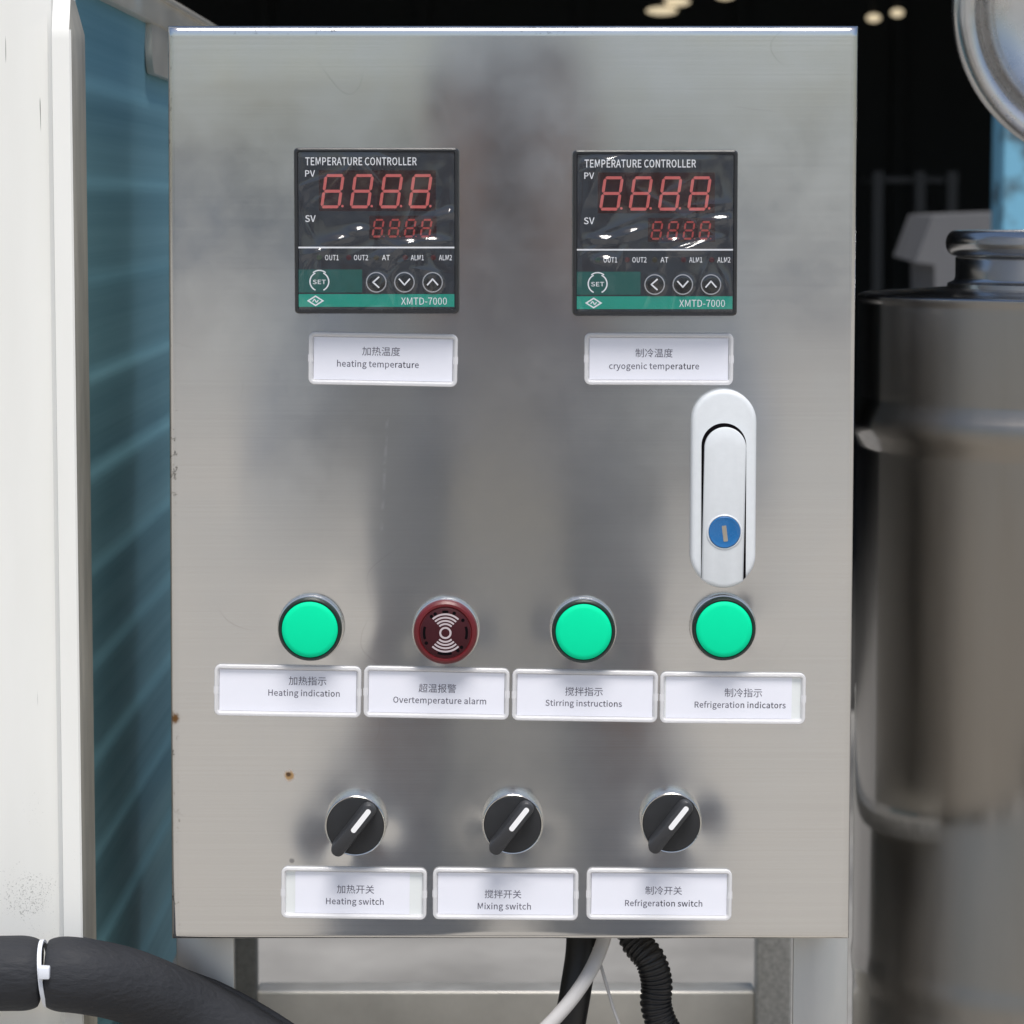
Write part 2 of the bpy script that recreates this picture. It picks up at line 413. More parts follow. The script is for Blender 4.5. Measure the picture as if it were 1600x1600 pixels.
M['white_mark'] = plain('white_inlay', (0.88, 0.88, 0.88), 0.45, var=0.02)
M['ink'] = plain('dark_ink', (0.022, 0.018, 0.04), 0.8, var=0.05)
M['grey_ink'] = plain('grey_ink', (0.12, 0.115, 0.155), 0.8, var=0.05)
M['paper'] = plain('label_paper', (0.86, 0.87, 0.94), 0.75, var=0.015, scale=30)
M['face'] = plain('controller_face', (0.022, 0.026, 0.033), 0.35, var=0.1, scale=100)
M['dgreen'] = plain('dark_green_print', (0.012, 0.095, 0.082), 0.4, var=0.05)
M['teal'] = plain('teal_print', (0.012, 0.30, 0.22), 0.4, var=0.04)
M['window_red'] = plain('dark_red_window', (0.024, 0.006, 0.007), 0.25, var=0.06)
M['segment'] = plain('unlit_segment', (0.56, 0.125, 0.115), 0.5, var=0.04)
M['segment_dim'] = plain('unlit_small_segment', (0.34, 0.045, 0.04), 0.5, var=0.04)
M['led_red'] = plain('unlit_red_dot', (0.055, 0.006, 0.008), 0.4, var=0.05)
M['led_green'] = plain('unlit_green_dot', (0.008, 0.03, 0.014), 0.4, var=0.05)
M['led_amber'] = plain('unlit_amber_dot', (0.03, 0.024, 0.008), 0.4, var=0.05)
M['green_lens'] = plain('green_lens', (0.0, 0.76, 0.37), 0.6, var=0.015, scale=60, spec=0.12)
M['bezel_green'] = plain('dark_green_bezel', (0.004, 0.016, 0.011), 0.5, var=0.05)
M['red_lens'] = plain('dark_red_lens', (0.12, 0.005, 0.009), 0.42, var=0.1, scale=150, coat=0.12)
M['red_inner'] = plain('maroon_disc', (0.045, 0.006, 0.010), 0.5, var=0.1, scale=200, spec=0.25)
M['latch'] = plain('silver_enamel', (0.70, 0.73, 0.75), 0.38, var=0.025, scale=300, coat=0.15, bump=0.03, bscale=3000, bdist=0.0002)
M['lock_blue'] = plain('blue_lock', (0.012, 0.14, 0.38), 0.3, var=0.06, coat=0.4)
M['key_steel'] = plain('lock_steel', (0.50, 0.44, 0.36), 0.4, metal=0.6, var=0.1)
M['foam'] = plain('foam_rubber', (0.019, 0.021, 0.026), 0.72, var=0.16, scale=140, bump=0.55, bscale=420, bdist=0.0012, stretch=(.35, 1, 1))
M['emblem'] = plain('pale_pink_print', (0.50, 0.43, 0.45), 0.6, var=0.05)
M['silver_ring'] = plain('silver_ring', (0.34, 0.35, 0.37), 0.35, var=0.05)  # pale grey of the thin ring round each key
M['raw_edge'] = plain('worn_edge_steel', (0.58, 0.545, 0.47), 0.5, metal=0.15, var=0.25, scale=50, bump=.2, bscale=500, bdist=.0005, stretch=(1, 1, .2))
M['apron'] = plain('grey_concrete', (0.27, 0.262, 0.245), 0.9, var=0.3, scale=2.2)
M['bar'] = plain('satin_steel', (0.62, 0.60, 0.55), 0.42, metal=0.45, var=0.1, scale=25)
M['added_base'] = plain('added_base_enamel', (0.30, 0.30, 0.29), 0.6, var=0.1)  # for the added cabinet base that the tank mirrors
M['tie'] = plain('white_nylon', (0.74, 0.77, 0.83), 0.45, var=0.03)
M['black_cable'] = plain('black_cable', (0.012, 0.012, 0.012), 0.45, var=0.1)
M['grey_cable'] = plain('grey_cable', (0.55, 0.54, 0.53), 0.5, var=0.05)
M['conduit'] = plain('black_conduit', (0.014, 0.014, 0.015), 0.4, var=0.1)
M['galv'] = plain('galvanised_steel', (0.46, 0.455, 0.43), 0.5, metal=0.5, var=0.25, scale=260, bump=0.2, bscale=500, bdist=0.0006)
M['galv_shaded'] = plain('shaded_galvanised_steel', (0.13, 0.13, 0.12), 0.6, metal=0.3, var=0.25, scale=260, bump=0.2, bscale=500, bdist=0.0006)  # same steel as the right leg, with shade put into its colour
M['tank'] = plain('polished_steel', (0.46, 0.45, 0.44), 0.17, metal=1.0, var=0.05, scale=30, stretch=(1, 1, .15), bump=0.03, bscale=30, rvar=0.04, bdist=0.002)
M['tank_bright'] = plain('bright_polished_steel', (0.64, 0.635, 0.63), 0.19, metal=1.0, var=0.04, scale=60, rvar=0.04)
M['lid_steel'] = plain('brushed_lid_steel', (0.62, 0.61, 0.60), 0.26, metal=1.0, var=0.05, scale=40, rvar=0.05)
M['grey_cover'] = plain('grey_cloth', (0.13, 0.13, 0.135), 0.9, var=0.08, scale=5)
M['stand_steel'] = plain('plain_steel', (0.64, 0.61, 0.56), 0.4, metal=1.0, var=0.06, scale=40, stretch=(1, 1, .2))

def blue_wall():
    m, nt, b = node_mat('blue_enamel')
    L = nt.links.new
    tc = N(nt, "ShaderNodeTexCoord")
    mp = N(nt, "ShaderNodeMapping"); mp.inputs["Scale"].default_value = (1, 0.3, 50)
    L(tc.outputs["Object"], mp.inputs[0])
    nz = N(nt, "ShaderNodeTexNoise", i_Scale=1.0, i_Detail=7.0, i_Roughness=0.62)
    L(mp.outputs[0], nz.inputs["Vector"])
    cr = N(nt, "ShaderNodeValToRGB")
    e = cr.color_ramp.elements
    e[0].position, e[0].color = 0.34, (0.15, 0.33, 0.40, 1)
    e[1].position, e[1].color = 0.68, (0.235, 0.465, 0.535, 1)
    L(nz.outputs[0], cr.inputs[0]); L(cr.outputs[0], b.inputs["Base Color"])
    b.inputs["Roughness"].default_value = 0.72
    b.inputs["Specular IOR Level"].default_value = 0.3
    bp = N(nt, "ShaderNodeBump", i_Strength=0.12, i_Distance=0.002)
    L(nz.outputs[0], bp.inputs["Height"]); L(bp.outputs[0], b.inputs["Normal"])
    return m
M['blue'] = blue_wall()

def post_blue():
    m, nt, b = node_mat('peeling_blue_paint')
    L = nt.links.new
    tc = N(nt, "ShaderNodeTexCoord")
    nz = N(nt, "ShaderNodeTexNoise", i_Scale=9.0, i_Detail=5.0); L(tc.outputs["Object"], nz.inputs["Vector"])
    cr = N(nt, "ShaderNodeValToRGB")
    e = cr.color_ramp.elements
    e[0].position, e[0].color = 0.36, (0.07, 0.12, 0.15, 1)
    e[1].position, e[1].color = 0.44, (0.17, 0.42, 0.58, 1)
    L(nz.outputs[0], cr.inputs[0]); L(cr.outputs[0], b.inputs["Base Color"])
    b.inputs["Roughness"].default_value = 0.6
    return m
M['post_blue'] = post_blue()

def clear(name, tint=(1, 1, 1), fac=None, rough=0.05, ior=1.45, wrinkle=0.0):
    """thin clear plastic: lets light straight through, reflects by Fresnel"""
    m = bpy.data.materials.new(name); m.use_nodes = True
    nt = m.node_tree; nt.nodes.clear()
    L = nt.links.new
    out = N(nt, "ShaderNodeOutputMaterial")
    tr = N(nt, "ShaderNodeBsdfTransparent"); tr.inputs[0].default_value = (*tint, 1)
    gl = N(nt, "ShaderNodeBsdfGlossy"); gl.inputs["Roughness"].default_value = rough
    fr = N(nt, "ShaderNodeFresnel")
    ge = N(nt, "ShaderNodeNewGeometry")                  # a thin sheet reflects alike from both sides
    io = N(nt, "ShaderNodeMapRange", n_3=ior, n_4=1 / ior); L(ge.outputs["Backfacing"], io.inputs[0]); L(io.outputs[0], fr.inputs["IOR"])
    mx = N(nt, "ShaderNodeMixShader")
    L(fr.outputs[0], mx.inputs[0]); L(tr.outputs[0], mx.inputs[1]); L(gl.outputs[0], mx.inputs[2])
    L(mx.outputs[0], out.inputs[0])
    return m
M['pane'] = clear('clear_cover', rough=0.08, ior=1.35)
M['film'] = clear('crinkled_film', tint=(0.96, 0.96, 0.97), rough=0.10, ior=1.8)

def frosted():
    m, nt, b = node_mat('clear_acrylic')
    b.inputs["Base Color"].default_value = (0.92, 0.92, 0.93, 1)
    b.inputs["Roughness"].default_value = 0.22
    b.inputs["Transmission Weight"].default_value = 0.0
    b.inputs["Coat Weight"].default_value = 0.6
    L = nt.links.new
    tr = N(nt, "ShaderNodeBsdfTransparent"); tr.inputs[0].default_value = (0.93, 0.93, 0.95, 1)
    mx = N(nt, "ShaderNodeMixShader"); mx.inputs[0].default_value = 0.64
    L(tr.outputs[0], mx.inputs[1]); L(b.outputs[0], mx.inputs[2])
    L(mx.outputs[0], nt.nodes["Material Output"].inputs[0])
    return m
M['frosted'] = frosted()
M['backing'] = plain('white_backing', (0.80, 0.83, 0.82), 0.5, var=0.02)

# brushed door sheet with its rust spots and scratches
BOX_O = Vector((P(798, 1468).x, 0.10, P(798, 1468).z))
def door_material():
    m, nt, b, color, tc = brushed('brushed_stainless', col=(0.725, 0.725, 0.715), rough=0.10, aniso=0.92)
    L = nt.links.new
    def local(px, py):
        return P(px, py) - BOX_O
    def spot(px, py, r, soft, dist):
        nz = N(nt, "ShaderNodeTexNoise", i_Scale=420.0, i_Detail=3.0); L(tc.outputs["Object"], nz.inputs["Vector"])
        wv = N(nt, "ShaderNodeVectorMath", operation='SCALE', i_Scale=dist); 
        sb = N(nt, "ShaderNodeVectorMath", operation='SUBTRACT'); sb.inputs[1].default_value = (.5, .5, .5)
        L(nz.outputs["Color"], sb.inputs[0]); L(sb.outputs[0], wv.inputs[0])
        ad = N(nt, "ShaderNodeVectorMath", operation='ADD'); L(tc.outputs["Object"], ad.inputs[0]); L(wv.outputs[0], ad.inputs[1])
        ds = N(nt, "ShaderNodeVectorMath", operation='DISTANCE'); ds.inputs[1].default_value = local(px, py)
        L(ad.outputs[0], ds.inputs[0])
        mr = N(nt, "ShaderNodeMapRange", n_1=r, n_2=r * soft, n_3=0.0, n_4=1.0); mr.interpolation_type = 'SMOOTHSTEP'
        L(ds.outputs[1], mr.inputs[0])
        return mr.outputs[0]
    def mixc(col, fac, c2):
        mx = N(nt, "ShaderNodeMix", data_type='RGBA'); mx.inputs[7].default_value = (*c2, 1)
        L(fac, mx.inputs[0]); L(col, mx.inputs[6])
        return mx.outputs[2]
    s1 = spot(452, 1212, 0.0030, 0.45, 0.0028)
    s2 = spot(451, 1210, 0.0015, 0.4, 0.0012)
    s3 = spot(273, 1122, 0.0034, 0.25, 0.004)
    s4 = spot(456, 1345, 0.0014, 0.4, 0.001)
    color = mixc(color, s1, (0.34, 0.21, 0.09)); color = mixc(color, s2, (0.07, 0.035, 0.015))
    color = mixc(color, s3, (0.22, 0.12, 0.05)); color = mixc(color, s4, (0.36, 0.36, 0.37))
    # hairline scratches: thin contours of a slow noise, broken up by another
    ns = N(nt, "ShaderNodeTexNoise", i_Scale=13.0, i_Detail=1.5); L(tc.outputs["Object"], ns.inputs["Vector"])
    a1 = N(nt, "ShaderNodeMath", operation='SUBTRACT', n_1=0.5); L(ns.outputs[0], a1.inputs[0])
    a2 = N(nt, "ShaderNodeMath", operation='ABSOLUTE'); L(a1.outputs[0], a2.inputs[0])
    a3 = N(nt, "ShaderNodeMapRange", n_1=0.0004, n_2=0.0018, n_3=1.0, n_4=0.0); L(a2.outputs[0], a3.inputs[0])
    nb = N(nt, "ShaderNodeTexNoise", i_Scale=22.0, i_Detail=3.0); L(tc.outputs["Object"], nb.inputs["Vector"])
    b1 = N(nt, "ShaderNodeMapRange", n_1=0.56, n_2=0.66, n_3=0.0, n_4=0.20); L(nb.outputs[0], b1.inputs[0])
    mu = N(nt, "ShaderNodeMath", operation='MULTIPLY'); L(a3.outputs[0], mu.inputs[0]); L(b1.outputs[0], mu.inputs[1])
    color = mixc(color, mu.outputs[0], (0.22, 0.22, 0.22))
    # pale vertical rub mark under the left plate
    sx = N(nt, "ShaderNodeSeparateXYZ"); L(tc.outputs["Object"], sx.inputs[0])
    p0, p1 = local(606, 640), local(596, 830)
    kx = (p0.x - p1.x) / (p0.z - p1.z)
    lx = N(nt, "ShaderNodeMath", operation='MULTIPLY_ADD', n_1=-kx, n_2=-(p0.x - kx * p0.z)); L(sx.outputs[2], lx.inputs[0])
    dx = N(nt, "ShaderNodeMath", operation='ADD'); L(sx.outputs[0], dx.inputs[0]); L(lx.outputs[0], dx.inputs[1])
    ab = N(nt, "ShaderNodeMath", operation='ABSOLUTE'); L(dx.outputs[0], ab.inputs[0])
    li = N(nt, "ShaderNodeMapRange", n_1=0.0003, n_2=0.0010, n_3=1.0, n_4=0.0); L(ab.outputs[0], li.inputs[0])
    zr = N(nt, "ShaderNodeMath", operation='COMPARE', n_1=(p0.z + p1.z) / 2, n_2=(p0.z - p1.z) / 2); L(sx.outputs[2], zr.inputs[0])
    nn = N(nt, "ShaderNodeTexNoise", i_Scale=210.0, i_Detail=4.0); L(tc.outputs["Object"], nn.inputs["Vector"])
    nr = N(nt, "ShaderNodeMapRange", n_1=0.45, n_2=0.62, n_3=0.0, n_4=0.6); L(nn.outputs[0], nr.inputs[0])
    m1 = N(nt, "ShaderNodeMath", operation='MULTIPLY'); L(li.outputs[0], m1.inputs[0]); L(zr.outputs[0], m1.inputs[1])
    m2 = N(nt, "ShaderNodeMath", operation='MULTIPLY'); L(m1.outputs[0], m2.inputs[0]); L(nr.outputs[0], m2.inputs[1])
    color = mixc(color, m2.outputs[0], (0.92, 0.92, 0.92))
    # pits and dust specks
    vo = N(nt, "ShaderNodeTexVoronoi", i_Scale=95.0); L(tc.outputs["Object"], vo.inputs["Vector"])
    vr = N(nt, "ShaderNodeMapRange", n_1=0.03, n_2=0.07, n_3=1.0, n_4=0.0); L(vo.outputs["Distance"], vr.inputs[0])
    sk = N(nt, "ShaderNodeSeparateXYZ"); L(vo.outputs["Color"], sk.inputs[0])
    gt = N(nt, "ShaderNodeMath", operation='GREATER_THAN', n_1=0.86); L(sk.outputs[0], gt.inputs[0])
    pm = N(nt, "ShaderNodeMath", operation='MULTIPLY'); L(vr.outputs[0], pm.inputs[0]); L(gt.outputs[0], pm.inputs[1])
    pm2 = N(nt, "ShaderNodeMath", operation='MULTIPLY', n_1=0.45); L(pm.outputs[0], pm2.inputs[0])
    color = mixc(color, pm2.outputs[0], (0.85, 0.85, 0.85))
    ge = N(nt, "ShaderNodeTexNoise", i_Scale=330.0, i_Detail=4.0, i_Roughness=0.7); L(tc.outputs["Object"], ge.inputs["Vector"])
    gw = N(nt, "ShaderNodeTexNoise", i_Scale=24.0, i_Detail=2.0); L(tc.outputs["Object"], gw.inputs["Vector"])
    ed = N(nt, "ShaderNodeMapRange", n_1=local(274, 700).x, n_2=local(284, 700).x, n_3=0.05, n_4=-0.2); L(sx.outputs[0], ed.inputs[0])
    e2 = N(nt, "ShaderNodeMapRange", n_1=local(700, 52).z, n_2=local(700, 62).z, n_3=0.04, n_4=-0.2); L(sx.outputs[2], e2.inputs[0])
    mxe = N(nt, "ShaderNodeMath", operation='MAXIMUM'); L(ed.outputs[0], mxe.inputs[0]); L(e2.outputs[0], mxe.inputs[1])
    gs = N(nt, "ShaderNodeMath", operation='ADD'); L(ge.outputs[0], gs.inputs[0]); L(mxe.outputs[0], gs.inputs[1])
    g3 = N(nt, "ShaderNodeMath", operation='MULTIPLY_ADD', n_1=0.5, n_2=-0.25); L(gw.outputs[0], g3.inputs[0])
    g4 = N(nt, "ShaderNodeMath", operation='ADD'); L(gs.outputs[0], g4.inputs[0]); L(g3.outputs[0], g4.inputs[1])
    g5 = N(nt, "ShaderNodeMapRange", n_1=0.66, n_2=0.74, n_3=0.0, n_4=0.7); L(g4.outputs[0], g5.inputs[0])
    color = mixc(color, g5.outputs[0], (0.12, 0.115, 0.105))
    L(color, b.inputs["Base Color"])
    mm = N(nt, "ShaderNodeMath", operation='SUBTRACT', n_0=1.0); L(s1, mm.inputs[1]); L(mm.outputs[0], b.inputs["Metallic"])
    return m
M['door'] = door_material()

# ================================================================== SETTING
bm = bmesh.new()
bmesh.ops.create_grid(bm, x_segments=1, y_segments=1, size=250)
tag(obj('ground', bm, M['concrete'], recalc=False), 'pale concrete yard floor', 'ground', kind='structure')

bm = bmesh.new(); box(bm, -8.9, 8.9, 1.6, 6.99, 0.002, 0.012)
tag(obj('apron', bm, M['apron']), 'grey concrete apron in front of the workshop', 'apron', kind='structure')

# open-fronted workshop behind: sheeted walls and roof, interior gloom put into their near-black colour
bm = bmesh.new()
box(bm, -9, 9, 19.0, 19.2, 0, 5.2)
box(bm, -9.2, -9, 7.0, 19.2, 0, 5.2); box(bm, 9, 9.2, 7.0, 19.2, 0, 5.2)
box(bm, -9.2, 9.2, 6.6, 19.2, 5.203, 5.35)
for i in range(18):
    box(bm, -8.6 + i, -8.52 + i, 18.93, 18.998, 0, 5.19)
tag(obj('workshop', bm, M['dark_wall'], origin=(0, 13, 0)), 'dark open workshop far behind the steel box', 'workshop')
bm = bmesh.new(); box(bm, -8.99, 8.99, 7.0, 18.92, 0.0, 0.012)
tag(obj('workshop_floor', bm, plain('shaded_concrete', (0.035, 0.034, 0.032), 0.8, var=0.3, scale=1.5)), 'workshop floor, interior shade put into its colour', 'floor', kind='structure')  # floor colour darkened to carry the shade indoors

# unseen pale hall, added to cover the bright horizon mirrored in the door
hall = empty('added_hall', (0, -34, 0), 'added unseen pale grey hall across the yard, mirrored in the box', 'building')
pw_ = plain('pale_cladding', (0.80, 0.80, 0.80), 0.8, var=0.06, scale=1.5)
bm = bmesh.new(); box(bm, -45, 45, -46, -34, 0.0, 2.4); obj('wall', bm, pw_, hall)
bm = bmesh.new(); box(bm, -45.4, 45.4, -46.4, -33.6, 2.403, 2.55); obj('roof', bm, plain('grey_roof', (.3, .31, .33), .8), hall)
for i in range(7):
    bm = bmesh.new(); box(bm, -39 + 12 * i, -34 + 12 * i, -33.995, -33.9, 1.2, 1.9); obj('window', bm, plain('dull_glass', (.30, .33, .36), .3), hall)

# ================================================================== CONTROL BOX
box_root = empty('control_box', BOX_O, 'brushed stainless steel control box with two temperature controllers, lamps and switches', 'control box')
X0, X1 = P(268.5, 750).x, P(1333, 750).x
ZT, ZB = P(800, 40).z, P(800, 1468).z
mm = 0.001
FRONT = 0.0                       # door sheet lies in the plane y = 0

HOLES = [(484, 984, 50), (696, 988, 50), (912, 988, 50), (1131, 984, 50), (555, 1291, 46), (801, 1289, 46), (1049, 1287, 46)]
RNG = random.Random(4)
HOLEW = [(P(x, y).x, P(x, y).z, r * K(), RNG.uniform(.6, 1.1), RNG.uniform(0, 6.28)) for x, y, r in HOLES]

def warp(x, z):
    """how far the thin sheet bulges (metres, towards -Y)"""
    h = 0.00013 * noise.noise(Vector((x * 6.0 + 3.1, z * 4.2, 1.7)))
    h += 0.000045 * noise.noise(Vector((x * 17 + 8, z * 13, 5.2)))
    for hx, hz, r, a, ph in HOLEW:
        dx, dz = x - hx, z - hz
        d = math.hypot(dx, dz)
        th = math.atan2(dz, dx)
        h -= 0.00026 * a * math.exp(-((d - r * .3) / (r * 1.25)) ** 2) * (1 + 0.6 * math.sin(2 * th + ph) + .4 * math.sin(3 * th + 2 * ph))
    return h

RB = 3.0 * mm                     # bend radius of the folded door edge
def make_door():
    bm = bmesh.new()
    uv = bm.loops.layers.uv.new("grain")
    nx, nz = 190, 250
    xa, xb, za, zb = X0 + RB, X1 - RB, ZB + RB * .7, ZT - RB
    g = []
    for j in range(nz + 1):
        row = []
        for i in range(nx + 1):
            x, z = xa + (xb - xa) * i / nx, za + (zb - za) * j / nz
            e = min(1, min(i, nx - i) / 14) * min(1, min(j, nz - j) / 14)
            e = e * e * (3 - 2 * e)
            row.append(bm.verts.new((x, FRONT - warp(x, z) * e, z)))
        g.append(row)
    for j in range(nz):
        for i in range(nx):
            bm.faces.new((g[j][i], g[j][i + 1], g[j + 1][i + 1], g[j + 1][i]))
    loop = [(0, i, 0, -1) for i in range(nx)] + [(j, nx, 1, 0) for j in range(nz)] + \
           [(nz, i, 0, 1) for i in range(nx, 0, -1)] + [(j, 0, -1, 0) for j in range(nz, 0, -1)]
    prev = [g[j][i] for j, i, _, _ in loop]
    base = [v.co.copy() for v in prev]
    dirs = []
    for (j, i, dx, dz) in loop:
        dx = 1 if i == nx else (-1 if i == 0 else 0)
        dz = 1 if j == nz else (-1 if j == 0 else 0)
        dirs.append(Vector((dx, 0, dz * (1.0 if dz > 0 else .7))))
    rows = [(math.sin(a) * RB, FRONT + RB * (1 - math.cos(a))) for a in (PI / 10, PI / 5, .3 * PI, .4 * PI, PI / 2)] + [(RB, FRONT + 18 * mm)]
    for off, y in rows:
        cur = [bm.verts.new((b.x + d.x * off, y, b.z + d.z * off)) for b, d in zip(base, dirs)]
        n = len(cur)
        for k in range(n):
            bm.faces.new((prev[k], cur[k], cur[(k + 1) % n], prev[(k + 1) % n]))
        prev = cur
    for v in bm.verts:                                # the folded sheet is a touch wider at its foot
        k_ = (ZT - v.co.z) / (ZT - ZB)
        u_ = (v.co.x - X0) / (X1 - X0)
        v.co.x += k_ * (-.0024 * (1 - u_) + .0005 * u_) + (1 - k_) * (.0004 * u_)
    for f in bm.faces:
        for l in f.loops:
            l[uv].uv = (l.vert.co.x * 3, l.vert.co.z * 3 + l.vert.co.y * 3)
    return bm
obj('door', make_door(), M['door'], box_root, origin=BOX_O, sharp=60, recalc=True)
bm = bmesh.new()
bbox(bm, X0 + 4 * mm, X1 - 4 * mm, FRONT + 19 * mm, FRONT + 0.30, ZB + 3 * mm, ZT - 4 * mm, b=0.002)
obj('body', bm, M['stand_steel'], box_root, origin=BOX_O)

# ------------------------------------------------------------------ temperature controllers
YC = -11 * mm
def Q(px, py, y=YC):
    v = P(px, py, y); return v.x, v.z
KC = K(YC)

def seg_digit(bm, x, y0, y1, wd, slant, th, yy, mat=0, gap=1.0):
    """one seven-segment figure in photo pixels: x left at the foot, y0 top, y1 foot"""
    def S(u, v):                       # u across, v down, sheared
        return Q(x + u + (y1 - (y0 + v)) / (y1 - y0) * slant, y0 + v, yy)
    h = y1 - y0
    t = th / 2
    def hseg(v):
        poly(bm, [S(gap + t * .3, v), S(gap + t, v - t), S(wd - gap - t, v - t), S(wd - gap - t * .3, v), S(wd - gap - t, v + t), S(gap + t, v + t)], yy, mat)
    def vseg(u, a, b):
        poly(bm, [S(u, a + gap), S(u + t, a + gap + t), S(u + t, b - gap - t), S(u, b - gap), S(u - t, b - gap - t), S(u - t, a + gap + t)], yy, mat)
    hseg(t); hseg(h / 2); hseg(h - t)
    for u in (t * .6, wd - t * .6):
        vseg(u, t, h / 2); vseg(u, h / 2, h - t)

def make_controller():
    xa, za = Q(459, 231, -10.8 * mm); xb, zb = Q(717, 490, -10.8 * mm)
    cx, cz = (xa + xb) / 2, (za + zb) / 2
    org = Vector((cx, FRONT, cz))
    W_, H_ = xb - xa, za - zb
    bm = bmesh.new()
    # frame: outer wall, rounded rim, then the recess for the face
    fw = 6.5 * KC
    rings = [ring2(rrect(cx, cz, W_, H_, 6 * KC), -0.2 * mm), ring2(rrect(cx, cz, W_, H_, 6 * KC), -10.2 * mm),
             ring2(rrect(cx, cz, W_ - 1.2 * mm, H_ - 1.2 * mm, 5 * KC), -11.3 * mm),
             ring2(rrect(cx, cz, W_ - 2 * fw + .6 * mm, H_ - 2 * fw + .6 * mm, 3 * KC), -11.3 * mm),
             ring2(rrect(cx, cz, W_ - 2 * fw, H_ - 2 * fw, 2 * KC), -10.6 * mm)]
    loft(bm, rings, cap0=True, cap1=True)
    body = obj('temperature_controller', bm, M['black_plastic'], box_root, origin=org)
    yf = -10.75 * mm
    bm = bmesh.new()
    poly(bm, rrect(cx, cz, W_ - 2 * fw - .1 * mm, H_ - 2 * fw - .1 * mm, 2 * KC), yf, 0)
    ya = yf - .05 * mm
    for a, b, c, d, m_ in ((466, 421, 566, 457, 1), (466, 459.5, 710, 479.5, 2)):
        (x0, z0), (x1, z1) = Q(a, b, ya), Q(c, d, ya)
        poly(bm, [(x0, z0), (x1, z0), (x1, z1), (x0, z1)], ya, m_)
    (x0, z0), (x1, z1) = Q(466, 385.5, ya), Q(710, 388, ya)
    poly(bm, [(x0, z0), (x1, z0), (x1, z1), (x0, z1)], ya, 3)
    obj('face_plate', bm, [M['face'], M['dgreen'], M['teal'], M['white_print']], body, origin=org, recalc=False)
    # displays
    bm = bmesh.new(); yb = yf - .06 * mm; yc = yf - .10 * mm
    (x0, z0), (x1, z1) = Q(498, 266, yb), Q(681, 329.5, yb)
    poly(bm, [(x0, z0), (x1, z0), (x1, z1), (x0, z1)], yb, 0)
    for i in range(4):
        x = 501 + 45.8 * i
        seg_digit(bm, x, 272, 325.5, 29.5, 7.5, 4.6, yc, 1)
        (x0, z0) = Q(x + 34, 322, yc); poly(bm, circle(x0, z0, 2.0 * KC, 10), yc, 1)
    obj('display', bm, [M['window_red'], M['segment']], body, origin=org, recalc=False, label='large upper four-figure display')
    bm = bmesh.new()
    (x0, z0), (x1, z1) = Q(577, 337, yb), Q(682, 374, yb)
    poly(bm, [(x0, z0), (x1, z0), (x1, z1), (x0, z1)], yb, 0)
    for i in range(4):
        x = 581 + 25 * i
        seg_digit(bm, x, 342, 371, 15.5, 4.2, 3.0, yc, 1, gap=1.3)
        (x0, z0) = Q(x + 19, 369.5, yc); poly(bm, circle(x0, z0, 1.0 * KC, 8), yc, 1)
    obj('display', bm, [M['window_red'], M['segment_dim']], body, origin=org, recalc=False, label='small lower four-figure display')
    # printing
    bm = bmesh.new(); yp = yf - .09 * mm
    def T(s, xa, xb, yc_, cap, bold=0.004):
        x0, z0 = Q((xa + xb) / 2, yc_, yp)
        latin(bm, s, x0, z0, yp, (xb - xa) * KC, cap=cap * KC, bold=bold)
    T("TEMPERATURE CONTROLLER", 478, 650, 252, 11.8)
    T("PV", 477, 492, 271, 9.5); T("SV", 477, 493, 341.5, 10)
    for s, a, b in (("OUT1", 508, 529), ("OUT2", 553, 575), ("AT", 597, 609), ("ALM1", 642, 662), ("ALM2", 686, 706)):
        T(s, a, b, 402.5, 8)
    T("XMTD-7000", 627, 698, 470.5, 11, bold=0.0)
    T("SET", 489, 509, 440.5, 6.5)
    cxs, czs = Q(499, 440, yp)
    for a0, a1 in ((-65, 65), (115, 245)):
        arc_band(bm, cxs, czs, 13.6 * KC, 15.6 * KC, a0, a1, yp)
    cxs, czs = Q(499, 438, yp)
    arc_band(bm, cxs, czs, 14.5 * KC, 16.3 * KC, 50, 130, yp)
    # diamond emblem with a bent stroke in it
    dx, dz = Q(493, 470, yp)
    for hw, hh, iw, ih in ((13.5, 8.5, 9.5, 6.0),):
        o_ = [(hw, 0), (0, hh), (-hw, 0), (0, -hh)]; i_ = [(iw, 0), (0, ih), (-iw, 0), (0, -ih)]
        for k in range(4):
            l = (k + 1) % 4
            poly(bm, [(dx + p[0] * KC, dz + p[1] * KC) for p in (o_[k], o_[l], i_[l], i_[k])], yp, 0)
    for a, b in (((-4.5, -1.2), (-1.5, 2.8)), ((-1.5, 2.8), (1.5, -2.8)), ((1.5, -2.8), (4.5, 1.2))):
        d = Vector((b[0] - a[0], b[1] - a[1])).normalized() * .8
        poly(bm, [(dx + (a[0] - d.y) * KC, dz + (a[1] + d.x) * KC), (dx + (b[0] - d.y) * KC, dz + (b[1] + d.x) * KC),
                  (dx + (b[0] + d.y) * KC, dz + (b[1] - d.x) * KC), (dx + (a[0] + d.y) * KC, dz + (a[1] - d.x) * KC)], yp - .02 * mm, 0)
    obj('printed_lettering', bm, M['white_print'], body, origin=org, recalc=False)
    # signal dots
    for x, m_, lb in ((499, 'led_green', 'dark green signal dot'), (545, 'led_red', 'dark red signal dot'), (588, 'led_amber', 'dim amber signal dot'),
                      (633, 'led_red', 'dark red signal dot'), (677, 'led_red', 'dim red signal dot')):
        bm = bmesh.new(); a, b = Q(x, 402.5, yf)
        lathe_y(bm, a, b, [(4.2 * KC, yf), (3.8 * KC, yf - .12 * mm), (2 * KC, yf - .2 * mm)], n=16)
        obj('signal_lamp', bm, M[m_], body, origin=org, label=lb)
